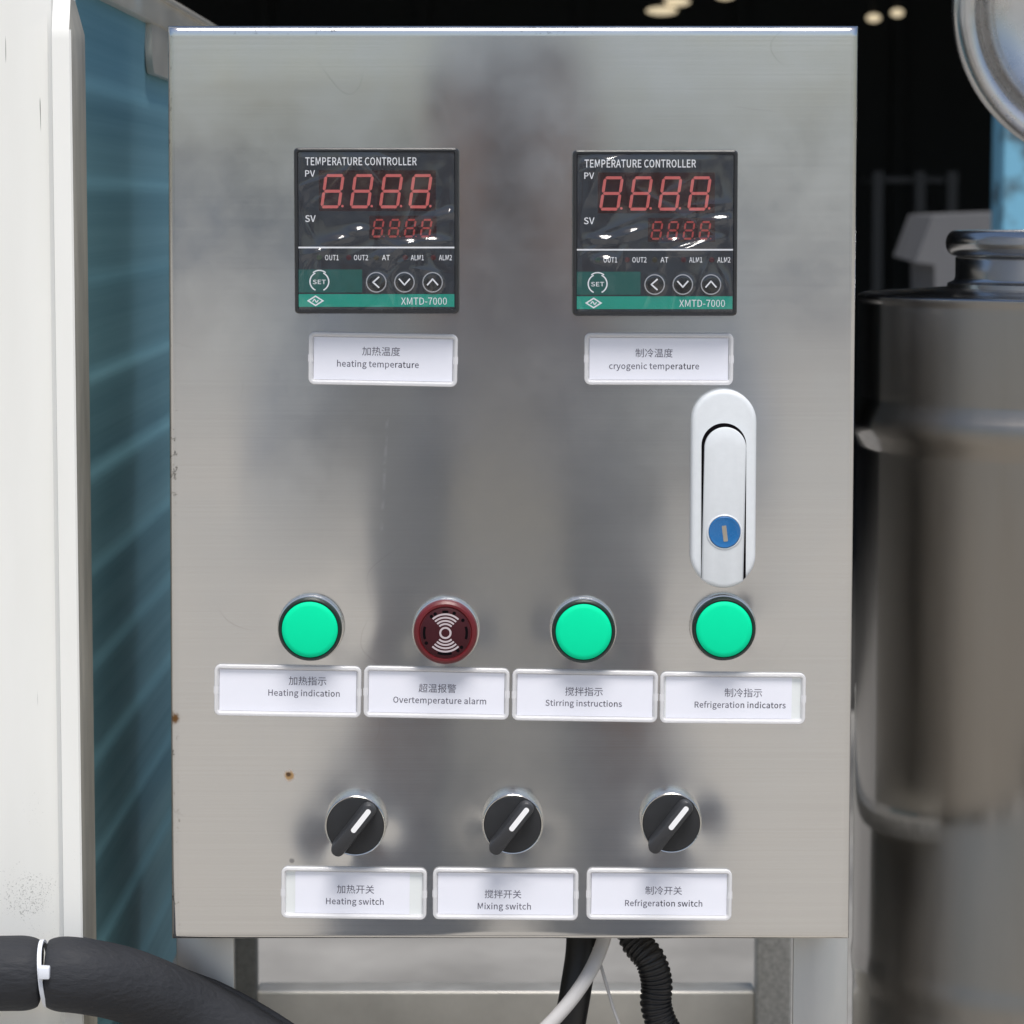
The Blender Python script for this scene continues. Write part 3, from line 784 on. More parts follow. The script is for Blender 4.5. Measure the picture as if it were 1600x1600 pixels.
    # keys
    for x, arrow, lb in ((588, 'l', 'key with left arrow'), (632, 'd', 'key with down arrow'), (676, 'u', 'key with up arrow')):
        bm = bmesh.new(); a, b = Q(x, 441, yf)
        lathe_y(bm, a, b, [(16.5 * KC, yf), (16.2 * KC, yf - .45 * mm), (14.8 * KC, yf - .6 * mm), (13.6 * KC, yf - .28 * mm), (9 * KC, yf - .5 * mm), (4 * KC, yf - .6 * mm), (.5 * KC, yf - .62 * mm)], n=40)
        pts = {'l': [(4, 8), (-5, 0), (4, -8)], 'd': [(-8, 5), (0, -4), (8, 5)], 'u': [(-8, -4), (0, 5), (8, -4)]}[arrow]
        ar = -11.45 * mm
        for p, q in zip(pts, pts[1:]):
            d = Vector((q[0] - p[0], q[1] - p[1])).normalized() * 1.15
            poly(bm, [(a + (p[0] - d.x * .6 - d.y) * KC, b + (p[1] - d.y * .6 + d.x) * KC), (a + (q[0] + d.x * .6 - d.y) * KC, b + (q[1] + d.y * .6 + d.x) * KC),
                      (a + (q[0] + d.x * .6 + d.y) * KC, b + (q[1] + d.y * .6 - d.x) * KC), (a + (p[0] - d.x * .6 + d.y) * KC, b + (p[1] - d.y * .6 - d.x) * KC)], ar, 1)
        arc_band(bm, a, b, 14.2 * KC, 16.0 * KC, 0, 360, -11.42 * mm, n=40, mat=2)
        obj('key', bm, [M['black_gloss'], M['white_print'], M['silver_ring']], body, origin=org, label=lb, recalc=False)
    return body, org, (cx, cz, W_ - 2 * fw, H_ - 2 * fw)

def make_film(parent, org, dims, seed):
    """crinkled clear protective film stuck over the face"""
    cx, cz, wd, ht = dims
    rn = random.Random(seed)
    folds = []
    for i in range(24):
        a = rn.choice([rn.gauss(0.5, .35), rn.gauss(-.9, .5), rn.gauss(1.5, .3)])
        folds.append((rn.uniform(-.5, .5) * wd, rn.uniform(-.5, .5) * ht, a, rn.uniform(.004, .016), rn.uniform(.0006, .0016), rn.uniform(.00016, .00045), 0))
    for fx, fz, a, ln in ((-.27, -.06, .5, .0042), (-.12, .02, .8, .003), (.30, -.085, .45, .005), (.15, -.06, .7, .0028), (.12, -.115, -.6, .003), (-.38, -.17, .1, .003), (.46, .1, 1.5, .006)):
        folds.append(((fx + rn.uniform(-.07, .07)) * wd, (fz + rn.uniform(-.04, .04)) * ht, rn.uniform(-.1, .3), ln * rn.uniform(1.0, 1.9), .00115, .00130 * rn.uniform(.84, 1.1), 1))
    bm = bmesh.new()
    nx = ny = 190
    g = []
    for j in range(ny + 1):
        row = []
        for i in range(nx + 1):
            x, z = (i / nx - .5) * wd, (j / ny - .5) * ht
            h = .0005 * noise.noise(Vector((x * 60 + seed, z * 45, seed * 1.3))) + .00008 * noise.noise(Vector((x * 190, z * 150 + seed, 2)))
            for fx, fz, a, ln, wd_, am, kind in folds:
                u = (x - fx) * math.cos(a) + (z - fz) * math.sin(a)
                v = -(x - fx) * math.sin(a) + (z - fz) * math.cos(a)
                h += am * math.exp(-(u / ln) ** 2) * (math.exp(-.5 * (v / wd_) ** 2) if kind else math.exp(-abs(v) / wd_))
            for kx in (0.0, 44.0, 88.0):
                dd = math.hypot(x - (kx + 0.5) * KC, z + 80 * KC) / KC
                h += .0004 / (1 + math.exp((dd - 15.5) / 1.1))
            e = min(1, min(i, nx - i) / 6) * min(1, min(j, ny - j) / 6)
            row.append(bm.verts.new((cx + x, -11.62 * mm - (h + .00012) * e, cz + z)))
        g.append(row)
    for j in range(ny):
        for i in range(nx):
            bm.faces.new((g[j][i], g[j][i + 1], g[j + 1][i + 1], g[j + 1][i]))
    return obj('protective_film', bm, M['film'], parent, origin=org, sharp=80, recalc=False)

tc1, org1, dims1 = make_controller()
tc1["label"] = 'temperature controller above the heating temperature plate'
tc2 = tc1.copy(); COL.objects.link(tc2)
shift = P(895 + 436 * 0 + 128.5, 364, YC) - P(459 + 129, 360.5, YC)
tc2.location = tc1.location + shift
tc2["label"] = 'temperature controller above the cryogenic temperature plate'
WORLD[tc2.name] = org1 + shift
for ch in list(tc1.children):
    c = ch.copy(); COL.objects.link(c); c.parent = tc2
make_film(tc1, org1, dims1, 11)
make_film(tc2, org1 + shift, (dims1[0] + shift.x, dims1[1] + shift.z, dims1[2], dims1[3]), 23)

# ------------------------------------------------------------------ name plates
YP = -1.9 * mm
KP = K(YP)
def make_plate(px, py, wd, ht, tilt, cn, en, card=None, lb=''):
    """px, py: centre in the photo; tilt in degrees clockwise; cn/en: (text, x0, x1, y)"""
    c = P(px, py, YP); org = Vector((c.x, FRONT, c.z)); r = -math.radians(tilt)
    W_, H_ = wd * KP, ht * KP
    bm = bmesh.new()
    def L_(d, y, rr): return ring2(rrect(c.x, c.z, W_ - 2 * d, H_ - 2 * d, max(rr, .3 * mm), 6, r), y)
    R_ = 10 * KP
    loft(bm, [L_(0, -.15 * mm, R_), L_(0, -1.9 * mm, R_), L_(.25 * mm, -2.35 * mm, R_ - .25 * mm), L_(.8 * mm, -2.5 * mm, R_ - .8 * mm),
              L_(1.3 * mm, -2.4 * mm, R_ - 1.3 * mm), L_(1.9 * mm, -1.6 * mm, R_ - 1.9 * mm), L_(2.2 * mm, -.3 * mm, R_ - 2.1 * mm)], cap0=False, cap1=False)
    cs, sn = math.cos(r), math.sin(r)
    for sx in (-1, 1):                                # moulded tabs on both short ends
        t = [(sx * (W_ / 2 + .15 * mm), 1.6 * mm), (sx * (W_ / 2 + .15 * mm), -1.6 * mm), (sx * (W_ / 2 - 1.9 * mm), -1.6 * mm), (sx * (W_ / 2 - 1.9 * mm), 1.6 * mm)]
        t = [(c.x + x * cs - z * sn, c.z + x * sn + z * cs) for x, z in t]
        loft(bm, [ring2(t, -1.0 * mm), ring2(t, -2.1 * mm)])
    pl = obj('name_plate', bm, M['frosted'], box_root, origin=org, label=lb)
    # backing, paper card, lettering, clear cover
    iw, ih = W_ - 4.2 * mm, H_ - 4.2 * mm
    if card:
        bm = bmesh.new(); poly(bm, rrect(c.x, c.z, iw, ih, .5 * mm, 4, r), -.45 * mm)
        obj('backing', bm, M['backing'], pl, origin=org, recalc=False)
        k0, k1 = card
    else:
        k0, k1 = -iw / 2 / KP + .5, iw / 2 / KP - .5
    bm = bmesh.new()
    a, b = k0 * KP, k1 * KP
    mx = (a + b) / 2
    loop = rrect(c.x + mx * cs, c.z + mx * sn, b - a, ih - .25 * mm, .15 * mm, 3, r)
    loft(bm, [ring2(loop, -.55 * mm), ring2(loop, -.75 * mm)])
    obj('paper_card', bm, M['paper'], pl, origin=org)
    bm = bmesh.new(); yt = -.80 * mm
    s, x0, x1, y = cn
    q = P((x0 + x1) / 2, y, yt); cjk(bm, s, q.x, q.z, yt, (x1 - x0) * KP, rot=r, mat=0)
    s, x0, x1, y = en
    q = P((x0 + x1) / 2, y, yt); latin(bm, s, q.x, q.z, yt, (x1 - x0) * KP, rot=r, mat=1, bold=.003)
    obj('printed_lettering', bm, [M['grey_ink'], M['ink']], pl, origin=org, recalc=False)
    bm = bmesh.new()
    poly(bm, rrect(c.x, c.z, W_ - 3.4 * mm, H_ - 3.4 * mm, .8 * mm, 4, r), -1.75 * mm)
    obj('clear_cover', bm, M['pane'], pl, origin=org, recalc=False)

make_plate(598.5, 561.5, 232, 82, 1.1, ("加热温度", 566, 625, 549), ("heating temperature", 527, 654, 569), lb='plate reading heating temperature, tilted, under the left controller')
make_plate(1029.5, 561, 232, 81, 0.2, ("制冷温度", 993, 1051, 551.5), ("cryogenic temperature", 952, 1092, 572), lb='plate reading cryogenic temperature, under the right controller')
make_plate(449.5, 1080, 231, 81, 1.0, ("加热指示", 451, 510, 1064), ("Heating indication", 419, 531, 1083), lb='plate reading Heating indication')
make_plate(682, 1083, 229, 81, 1.1, ("超温报警", 654, 713, 1075.5), ("Overtemperature alarm", 614, 760, 1094.5), lb='plate reading Overtemperature alarm')
make_plate(914, 1087.5, 229, 81, 0.9, ("搅拌指示", 883, 942, 1080.5), ("Stirring instructions", 852, 972, 1099), lb='plate reading Stirring instructions')
make_plate(1145, 1091, 229, 81, 0.5, ("制冷指示", 1132, 1191, 1082.5), ("Refrigeration indicators", 1085, 1228, 1101.5), card=(-105, 93), lb='plate reading Refrigeration indicators')
make_plate(553, 1396, 230, 82, 0.8, ("加热开关", 526, 585, 1389.5), ("Heating switch", 509, 600, 1408.5), card=(-93, 88), lb='plate reading Heating switch')
make_plate(790, 1397.5, 230, 82, 0.5, ("搅拌开关", 757, 815, 1397), ("Mixing switch", 746, 830, 1416), lb='plate reading Mixing switch')
make_plate(1030, 1398, 230, 82, 0.5, ("制冷开关", 1008, 1066, 1391.5), ("Refrigeration switch", 976, 1098, 1411.5), lb='plate reading Refrigeration switch')

# ------------------------------------------------------------------ indicator lamps
def make_lamp():
    yl = -11 * mm
    c = P(484, 984, -10 * mm); org = Vector((c.x, FRONT, c.z)); k = K(-10 * mm)
    bm = bmesh.new()
    lathe_y(bm, c.x, c.z, [(52.5 * k, .6 * mm), (52.5 * k, -3.6 * mm), (51.5 * k, -4.4 * mm), (49.5 * k, -4.6 * mm), (47 * k, -4.6 * mm)])
    col_ = obj('indicator_lamp', bm, M['chrome'], box_root, origin=org, label='green indicator lamp above the Heating indication plate')
    bm = bmesh.new()
    lathe_y(bm, c.x, c.z, [(48.5 * k, -4.4 * mm), (50 * k, -5.2 * mm), (50 * k, -8.2 * mm), (49 * k, -9.3 * mm), (47 * k, -9.9 * mm), (45.2 * k, -9.8 * mm), (44 * k, -9.0 * mm)], cap1=True)
    obj('bezel', bm, M['bezel_green'], col_, origin=org)
    bm = bmesh.new()
    lathe_y(bm, c.x, c.z, [(44 * k, -8.8 * mm), (44 * k, -9.7 * mm), (43 * k, -10.2 * mm), (36 * k, -10.5 * mm), (20 * k, -10.8 * mm), (6 * k, -10.9 * mm)])
    obj('lens', bm, M['green_lens'], col_, origin=org, sharp=80)
    return col_
lamp = make_lamp()
for px, py, lb in ((912, 987.5, 'Stirring instructions'), (1131.5, 983.5, 'Refrigeration indicators')):
    l2 = lamp.copy(); COL.objects.link(l2)
    l2.location = lamp.location + P(px, py, -10 * mm) - P(484, 984, -10 * mm)
    l2["label"] = 'green indicator lamp above the ' + lb + ' plate'
    for ch in list(lamp.children):
        c = ch.copy(); COL.objects.link(c); c.parent = l2

# ------------------------------------------------------------------ alarm buzzer
c = P(696, 988.5, -10 * mm); k = K(-10 * mm); org = Vector((c.x, FRONT, c.z))
bm = bmesh.new()
lathe_y(bm, c.x, c.z, [(53 * k, .6 * mm), (53 * k, -4 * mm), (52 * k, -4.8 * mm), (50 * k, -5 * mm), (47 * k, -5 * mm)])
bz = obj('alarm_buzzer', bm, M['chrome'], box_root, origin=org, label='dark red round alarm buzzer above the Overtemperature alarm plate')
bm = bmesh.new()
lathe_y(bm, c.x, c.z, [(48 * k, -4.9 * mm), (50.5 * k, -5.4 * mm), (50.5 * k, -9 * mm), (49 * k, -10.2 * mm), (45.5 * k, -10.9 * mm), (42 * k, -10.9 * mm), (40.5 * k, -10.3 * mm), (39 * k, -10.3 * mm)])
obj('lens', bm, M['red_lens'], bz, origin=org)
bm = bmesh.new()
lathe_y(bm, c.x, c.z, [(39.5 * k, -10.2 * mm), (39.2 * k, -10.8 * mm), (38.4 * k, -10.95 * mm), (10 * k, -10.95 * mm)])
obj('sound_disc', bm, M['red_inner'], bz, origin=org)
bm = bmesh.new(); yy = -11.0 * mm
for a, d in ((0, 17), (180, 17), (268, 19), (90, 8)):
    arc_band(bm, c.x, c.z, 31.5 * k, 35.5 * k, a - d, a + d, yy, n=8)
for a in (36, 118, 130, 66, 208, 305, 318):
    poly(bm, circle(c.x + 34 * k * math.cos(math.radians(a)), c.z + 34 * k * math.sin(math.radians(a)), 2.8 * k, 12), yy)
obj('painted_sound_hole', bm, M['void'], bz, origin=org, recalc=False)  # flat marks, coloured like the dark inside the holes
bm = bmesh.new(); yy = -11.06 * mm
arc_band(bm, c.x, c.z, 6.6 * k, 9.6 * k, 0, 360, yy, n=28)
for r in (14, 19, 24.2, 29.5):
    arc_band(bm, c.x, c.z, (r - 1.4) * k, (r + 1.4) * k, 90 - 44, 90 + 42, yy)
    arc_band(bm, c.x, c.z, (r - 1.4) * k, (r + 1.4) * k, 270 - 44, 270 + 44, yy)
poly(bm, [], yy) if False else None
obj('sound_emblem', bm, M['emblem'], bz, origin=org, recalc=False)

# ------------------------------------------------------------------ selector switches
def make_switch():
    ys = -9.5 * mm
    c = P(555, 1291, ys); k = K(ys); org = Vector((c.x, FRONT, c.z))
    bm = bmesh.new()
    lathe_y(bm, c.x, c.z, [(48.5 * k, .8 * mm), (48.5 * k, -7.8 * mm), (47.9 * k, -8.8 * mm), (46.8 * k, -9.3 * mm), (45.6 * k, -9.2 * mm), (45 * k, -8.2 * mm)])
    sw = obj('selector_switch', bm, M['chrome'], box_root, origin=org, label='black selector switch above the Heating switch plate')
    bm = bmesh.new()
    lathe_y(bm, c.x, c.z, [(45.2 * k, -8.0 * mm), (45.2 * k, -9.1 * mm), (44.2 * k, -9.6 * mm), (30 * k, -9.8 * mm)])
    obj('dial', bm, M['black_plastic'], sw, origin=org)
    bm = bmesh.new()
    a = math.radians(52)
    ux, uz = math.cos(a), math.sin(a)
    yl = -16 * mm
    sh = P(555, 1291, yl) ; mx, mz = sh.x, sh.z
    def bar(wd, l0, l1, y, off=0.0):
        """stadium outline along the handle: l0, l1 ends from the centre"""
        cx_, cz_ = c.x + ux * (l0 + l1) / 2 - uz * off, c.z + uz * (l0 + l1) / 2 + ux * off
        return ring2(rrect(cx_, cz_, l1 - l0, wd, wd * .47, 6, a), y)
    rings = [bar(26 * k, -50 * k, 46 * k, -9.6 * mm), bar(24.5 * k, -52 * k, 46 * k, -12.5 * mm), bar(21 * k, -53 * k, 46 * k, -15.6 * mm), bar(19.4 * k, -52 * k, 45 * k, -16.2 * mm), bar(17 * k, -50.5 * k, 43.5 * k, -16.4 * mm)]
    loft(bm, rings)
    kn = obj('handle', bm, M['knob_side'], sw, origin=org, sharp=30)
    bm = bmesh.new()
    def mk(y): return ring2(rrect(c.x + ux * 16.5 * k, c.z + uz * 16.5 * k, 45 * k, 8.2 * k, 3.6 * k, 5, a), y)
    loft(bm, [mk(-16.3 * mm), mk(-16.55 * mm)])
    obj('pointer_mark', bm, M['white_mark'], sw, origin=org)
    return sw
swt = make_switch()
for px, py, lb in ((801, 1288.5, 'Mixing switch'), (1049, 1286.5, 'Refrigeration switch')):
    s2 = swt.copy(); COL.objects.link(s2)
    s2.location = swt.location + P(px, py, -9.5 * mm) - P(555, 1291, -9.5 * mm)
    s2["label"] = 'black selector switch above the ' + lb + ' plate'
    for ch in list(swt.children):
        c = ch.copy(); COL.objects.link(c); c.parent = s2

# ------------------------------------------------------------------ door latch
yl = -7 * mm
a_, b_ = P(1081, 609, yl), P(1180.5, 918, yl)
k = K(yl)
cx, cz, W_, H_ = (a_.x + b_.x) / 2, (a_.z + b_.z) / 2, b_.x - a_.x, a_.z - b_.z
org = Vector((cx, FRONT, cz))
bm = bmesh.new()
def pill(d, y): return ring2(rrect(cx, cz, W_ - 2 * d, H_ - 2 * d, W_ / 2 - d - 1e-5, 14), y)
loft(bm, [pill(0, .1 * mm), pill(0, -5.2 * mm), pill(.35 * mm, -6.3 * mm), pill(1.1 * mm, -6.9 * mm), pill(2.2 * mm, -7.1 * mm)])
lt = obj('door_latch', bm, M['latch'], box_root, origin=org, sharp=50, label='silver swing latch with a blue lock at the door edge')
def lever_outline(half, top, botr, off=0.0, inset=0.0):
    """round top, straight sides, foot following the plate's lower round end"""
    pts = []
    ccz = cz - H_ / 2 + W_ / 2                       # centre of the lower round end
    h = half
    zt = cz + H_ / 2 - top - h
    for i in range(25):
        t = PI * i / 24
        pts.append((cx + off + h * math.cos(t), zt + h * math.sin(t)))
    t0 = math.acos(min(1, (h - off) / botr)); t1 = math.acos(min(1, (h + off) / botr))
    for i in range(17):
        t = PI + t1 + (PI - t0 - t1) * i / 16
        pts.append((cx + botr * math.cos(t), ccz + botr * math.sin(t)))
    return pts
bm = bmesh.new()
loft(bm, [ring2(lever_outline(35 * k, 52 * k, W_ / 2 - .35 * mm, -.3 * k), -7.0 * mm), ring2(lever_outline(35 * k, 52 * k, W_ / 2 - .35 * mm, -.3 * k), -7.16 * mm)])
obj('recess', bm, M['void'], lt, origin=org)  # raised black sheet, its colour standing for the shaded gap
bm = bmesh.new()
o_ = 1.6 * k
loft(bm, [ring2(lever_outline(32.5 * k, 58 * k, W_ / 2 - .05 * mm, o_), -6.0 * mm), ring2(lever_outline(32.5 * k, 58 * k, W_ / 2 - .05 * mm, o_), -8.6 * mm),
          ring2(lever_outline(31.8 * k, 59 * k, W_ / 2 - .3 * mm, o_), -9.2 * mm), ring2(lever_outline(29.5 * k, 63 * k, W_ / 2 - .9 * mm, o_), -9.6 * mm),
          ring2(lever_outline(15 * k, 78 * k, W_ / 2 - 2 * mm, o_), -10.0 * mm)])
obj('lever', bm, M['latch'], lt, origin=org, sharp=40)
q = P(1132, 831.5, -10 * mm)
bm = bmesh.new()
lathe_y(bm, q.x, q.z, [(28 * k, -9.3 * mm), (27.6 * k, -10.2 * mm), (26.2 * k, -10.45 * mm), (25 * k, -10.2 * mm), (24.6 * k, -9.8 * mm)], n=48)
obj('lock_ring', bm, M['latch'], lt, origin=org)
bm = bmesh.new()
lathe_y(bm, q.x, q.z, [(24.8 * k, -9.8 * mm), (24.6 * k, -10.5 * mm), (23.4 * k, -10.8 * mm), (20 * k, -10.6 * mm), (18.5 * k, -10.55 * mm)], n=48)
lk = obj('lock_cylinder', bm, M['lock_blue'], lt, origin=org)
bm = bmesh.new()
lp = rrect(q.x + .5 * k, q.z - 2 * k, 7 * k, 25 * k, 1.2 * k, 3, math.radians(7))
loft(bm, [ring2(lp, -10.5 * mm), ring2(lp, -10.68 * mm)])
obj('keyway', bm, M['key_steel'], lt, origin=org)

# ================================================================== STAND
YS = 0.045
st = empty('support_stand', (0, YS + .03, 0), 'stainless steel stand whose two legs carry the control box', 'stand')
for pf0, pf1 in ((276, 366), (1239, 1325)):
    bm = bmesh.new()
    x0, x1 = P(pf0, 1530, YS).x, P(pf1, 1530, YS).x
    bbox(bm, x0, x1, YS, YS + 2.5 * mm, 0.004, ZB + .03, b=.0007)
    xi = (x1 - 2.5 * mm, x1) if pf0 > 800 else (x0, x0 + 2.5 * mm)
    obj('leg', bm, M['stand_steel'], st)
    bm = bmesh.new()
    bbox(bm, xi[0], xi[1], YS + 2.6 * mm, .299, 0.004, ZB - .0005, b=.0007)
    obj('added_side_plate', bm, M['stand_steel'], st)  # unseen plate, added to keep the tank's reflection even
YB = 0.62
for pf0, pf1, m_ in ((367, 402, 'galv_shaded'), (1180, 1236, 'galv')):
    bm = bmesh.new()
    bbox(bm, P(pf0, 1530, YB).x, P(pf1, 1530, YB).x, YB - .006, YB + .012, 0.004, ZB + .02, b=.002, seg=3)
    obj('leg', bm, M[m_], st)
    bm = bmesh.new()
    xc = P((pf0 + pf1) / 2, 1530, YB).x * .93
    bbox(bm, xc - .008, xc + .008, FRONT + .2, YB - .0065, ZB - .008, ZB + .0025, b=.001)
    obj('support_rail', bm, M['galv'], st)
bm = bmesh.new()
z1 = P(800, 1549, YB).z
bbox(bm, P(400, 1550, YB).x, P(1181, 1550, YB).x, YB + .0005, YB + 26 * mm, z1 - .06, z1, b=.0024, seg=4)
obj('crossbar', bm, M['bar'], st)

# ================================================================== CABLES
def cable(name, pts, rad, m, label, cat, n=16, steps=14):
    bm = bmesh.new()
    path = spline([P(a, b, y) for a, b, y in pts], steps)
    tube(bm, path, rad, n)
    return tag(obj(name, bm, m, origin=path[0], sharp=70), label, cat)
y_ = 0.02
cable('cable', [(910, 1440, .055), (908, 1490, .05), (899, 1550, .045), (888, 1620, .045), (880, 1720, .05), (874, 2200, .05), (880, 3200, .05), (880, 4850, .05)], 25 * K(.05), M['black_cable'], 'thick smooth black cable hanging from the underside of the box', 'cable')
cable('cable', [(950, 1440, .035), (940, 1478, .03), (918, 1525, .02), (880, 1577, .015), (825, 1632, .012), (740, 1700, .01), (640, 1790, .01), (590, 2000, .01), (580, 2600, .01), (580, 4950, .01)], 11.5 * K(.02), M['grey_cable'], 'pale grey cable curving down to the left under the box', 'cable')
cable('wire', [(928, 1480, .034), (936, 1500, .033), (945, 1530, .03), (958, 1575, .03), (970, 1610, .03), (985, 1680, .03), (1010, 2000, .03), (1020, 2900, .03), (1020, 4850, .03)], 2.6 * K(.03), M['grey_cable'], 'thin pale wire hanging beside the pale grey cable', 'wire', n=8)
pts = [P(a, b, y) for a, b, y in [(980, 1425, .05), (992, 1468, .045), (1016, 1500, .04), (1026, 1535, .04), (1025, 1570, .04), (1037, 1605, .04), (1062, 1640, .04), (1100, 1690, .04)] + [(1128, 1745, .04), (1145, 1810, .04)] + [(1150, 1880 + 95 * i, .04) for i in range(31)]]
path = spline(pts, 90)
kk = K(.04)
bm = bmesh.new()
def ribs(ln, tot):
    ph = (ln / (8.2 * kk)) % 1
    return (24.2 + 1.3 * math.tanh(2.2 * math.sin(2 * PI * ph))) * kk
tube(bm, path, ribs, 24)
tag(obj('corrugated_conduit', bm, M['conduit'], origin=path[0], sharp=50), 'black corrugated conduit bending down under the box', 'conduit')

# ================================================================== INSULATED HOSE
YH = -0.02
kh = K(YH)
hose = empty('insulated_hose', P(67, 1521, YH), 'thick dark grey foam insulated hose bound with a white tie', 'hose')
center = [(-1500, 1560, -.02), (-700, 1538, -.02), (-160, 1524, -.02), (-80, 1522, -.02), (0, 1521, -.02), (67, 1521, -.02), (130, 1525, -.018), (205, 1542, -.006), (303, 1584, .012), (417, 1650, .02), (520, 1730, .02), (640, 1850, .02), (740, 2020, .02), (800, 2250, .02), (830, 2700, .02), (840, 3500, .02), (840, 4860, .02)]
full = spline([P(a, b, y) for a, b, y in center], 40)
xt = P(67, 1521, YH).x
pa = [p for p in full if p.x <= xt - 4 * kh] + [Vector((xt - 2 * kh, YH, P(66, 1521, YH).z))]
pb = [Vector((xt + 3 * kh, YH, P(70, 1521, YH).z))] + [p for p in full if p.x >= xt + 5 * kh]
def endr(frm_start):
    def f(ln, tot):
        d = ln if frm_start else tot - ln
        d /= kh
        t = min(1, d / 34)
        return (45 + 14.5 * math.sqrt(max(0, 1 - (1 - t) ** 2))) * kh
    return f
wobf = lambda ln, a: 0.012 * noise.noise(Vector((ln * 28, math.cos(a) * 1.2, math.sin(a) * 1.2)))
bm = bmesh.new(); tube(bm, pa, endr(False), 40, wob=wobf); obj('foam_sleeve', bm, M['foam'], hose, sharp=70)
bm = bmesh.new(); tube(bm, pb, endr(True), 40, wob=wobf); sl2 = obj('foam_sleeve', bm, M['foam'], hose, sharp=70)
# slit lip along the top of the right sleeve
bm = bmesh.new()
lip = []
for i in range(30, len(pb) - 1, 3):
    t = (pb[i + 1] - pb[i - 1]).normalized()
    nrm = Vector((-t.z, 0, t.x)); nrm = nrm if nrm.z > 0 else -nrm
    lip.append(pb[i] + nrm * 57.5 * kh + Vector((0, 0.0055, 0)))
tube(bm, lip, lambda ln, tot: (2 + 5.5 * min(1, ln / .03)) * kh, 10)
obj('seam_lip', bm, M['foam'], sl2, sharp=70)
# nylon tie
bm = bmesh.new()
ti = []
rr = 49 * kh
zc = P(67, 1521, YH).z
rings = []
for i in range(48):
    a = 2 * PI * i / 48
    lean = .0013 * math.sin(a) - .0008
    cyy, czz = YH + rr * math.cos(a), zc + rr * math.sin(a)
    dy, dz = math.cos(a), math.sin(a)
    xx = xt + .6 * kh - lean
    hw = 3.3 * kh
    rings.append([Vector((xx - hw, cyy, czz)), Vector((xx + hw, cyy, czz)), Vector((xx + hw, cyy + dy * .0012, czz + dz * .0012)), Vector((xx - hw, cyy + dy * .0012, czz + dz * .0012))])
rings.append(rings[0])
loft(bm, rings, cap0=False, cap1=False)
bmesh.ops.remove_doubles(bm, verts=bm.verts[:], dist=1e-6)
tie = obj('cable_tie', bm, M['tie'], hose)
bm = bmesh.new()
q = P(70, 1518, YH - .014)
bbox(bm, q.x - 9 * kh, q.x + 9 * kh, YH - rr - .0045, YH - rr + .001, q.z - 9.5 * kh, q.z + 9.5 * kh, b=.0006)
obj('tie_head', bm, M['tie'], tie)

# ================================================================== WHITE CABINET WITH BLUE SIDE
cab = empty('machine_cabinet', (-0.26, .3, 0), 'white machine cabinet with a blue streaked side and cream top rail', 'cabinet')
bm = bmesh.new()
x86, x92, x120 = P(84, 800, 0).x, P(91, 800, 0).x, P(120.5, 800, 0).x
XW = -0.198
def foot(t, z):
    """plan outline; t = 1 raised rib, t = 0 plain panel"""
    yf = .007
    pl = [(-.62, yf), (P(28, 800, .007).x, yf), (P(40, 800, .007).x, yf - .0007), (x86 - .001, yf), (x86 + .001, yf - .002 * t), (x92, yf - (yf) * t), (x120 - .0008, yf * (1 - t)), (x120 - .003 * (1 - t), .0008 + yf * (1 - t)),
          (x120 - .0042 * (1 - t), .046), (XW - .0003, .047), (XW - .0003, .06), (-.62, .06)]
    return [Vector((x, y, z)) for x, y in pl]
za, zb_ = P(800, 46, 0).z, P(800, -8, 0).z
rings = [foot(1, 0.05), foot(1, za - .004), foot(.97, za), foot(.5, (za + zb_) / 2), foot(.03, zb_), foot(0, zb_ + .004), foot(0, 1.75)]
loft(bm, rings)
bm.normal_update()
for f in bm.faces:
    c_ = f.calc_center_median()
    if abs(f.normal.x) > .8 and c_.x > XW and c_.z < zb_ and .002 < c_.y < .047: f.material_index = 1
obj('front_panel', bm, [M['white_paint'], M['raw_edge']], cab, sharp=25)
bm = bmesh.new()
sl_, z0_, n_ = .0455, 1.4525, 12
prof = []
for i in range(n_):                                  # overlapping boards
    rj = .0014 + .0009 * noise.noise(Vector((i * 3.7, 1.3, 0)))
    for t_, d_ in ((.02, .55), (.07, .9), (.13, 1.0), (.22, .9), (.45, .55), (.7, .25), (.88, .05), (.96, .1)):
        prof.append((XW - .0008 + rj * d_, z0_ - (i + t_) * sl_))
prof += [(-.62, z0_ - n_ * sl_ + .001), (-.62, z0_)]
loft(bm, [[Vector((x, y, z)) for x, z in prof] for y in (.0605, .50)])
obj('side_panel', bm, M['blue'], cab)
bm = bmesh.new(); box(bm, -.62, XW - .0012, .0605, .50, 0.03, 1.4525 - 12 * .0455 + .0005)
obj('base', bm, M['added_base'], cab)  # unseen plinth, added so the tank mirrors grey below the blue
bm = bmesh.new()
bbox(bm, -.62, XW + .006, .0612, .74, 1.447, 1.4635, b=.0018)
bbox(bm, XW + .0002, XW + .0085, .0612, .74, 1.4608, 1.4645, b=.0012)
rail = obj('top_rail', bm, M['cream'], cab)
# bracket plate under the rail
bm = bmesh.new()
y0, y1, z0, z1, r = .338, .47, 1.4205, 1.449, .014
prof = [(y1, z1), (y1, z0), (y0 + r, z0)] + [(y0 + r - r * math.sin(t), z0 + r - r * math.cos(t)) for t in [PI / 2 * i / 8 for i in range(1, 9)]] + [(y0, z1)]
loft(bm, [[Vector((XW + .0005, y, z)) for y, z in prof], [Vector((XW + .0042, y, z)) for y, z in prof]])
obj('bracket', bm, M['cream'], cab)

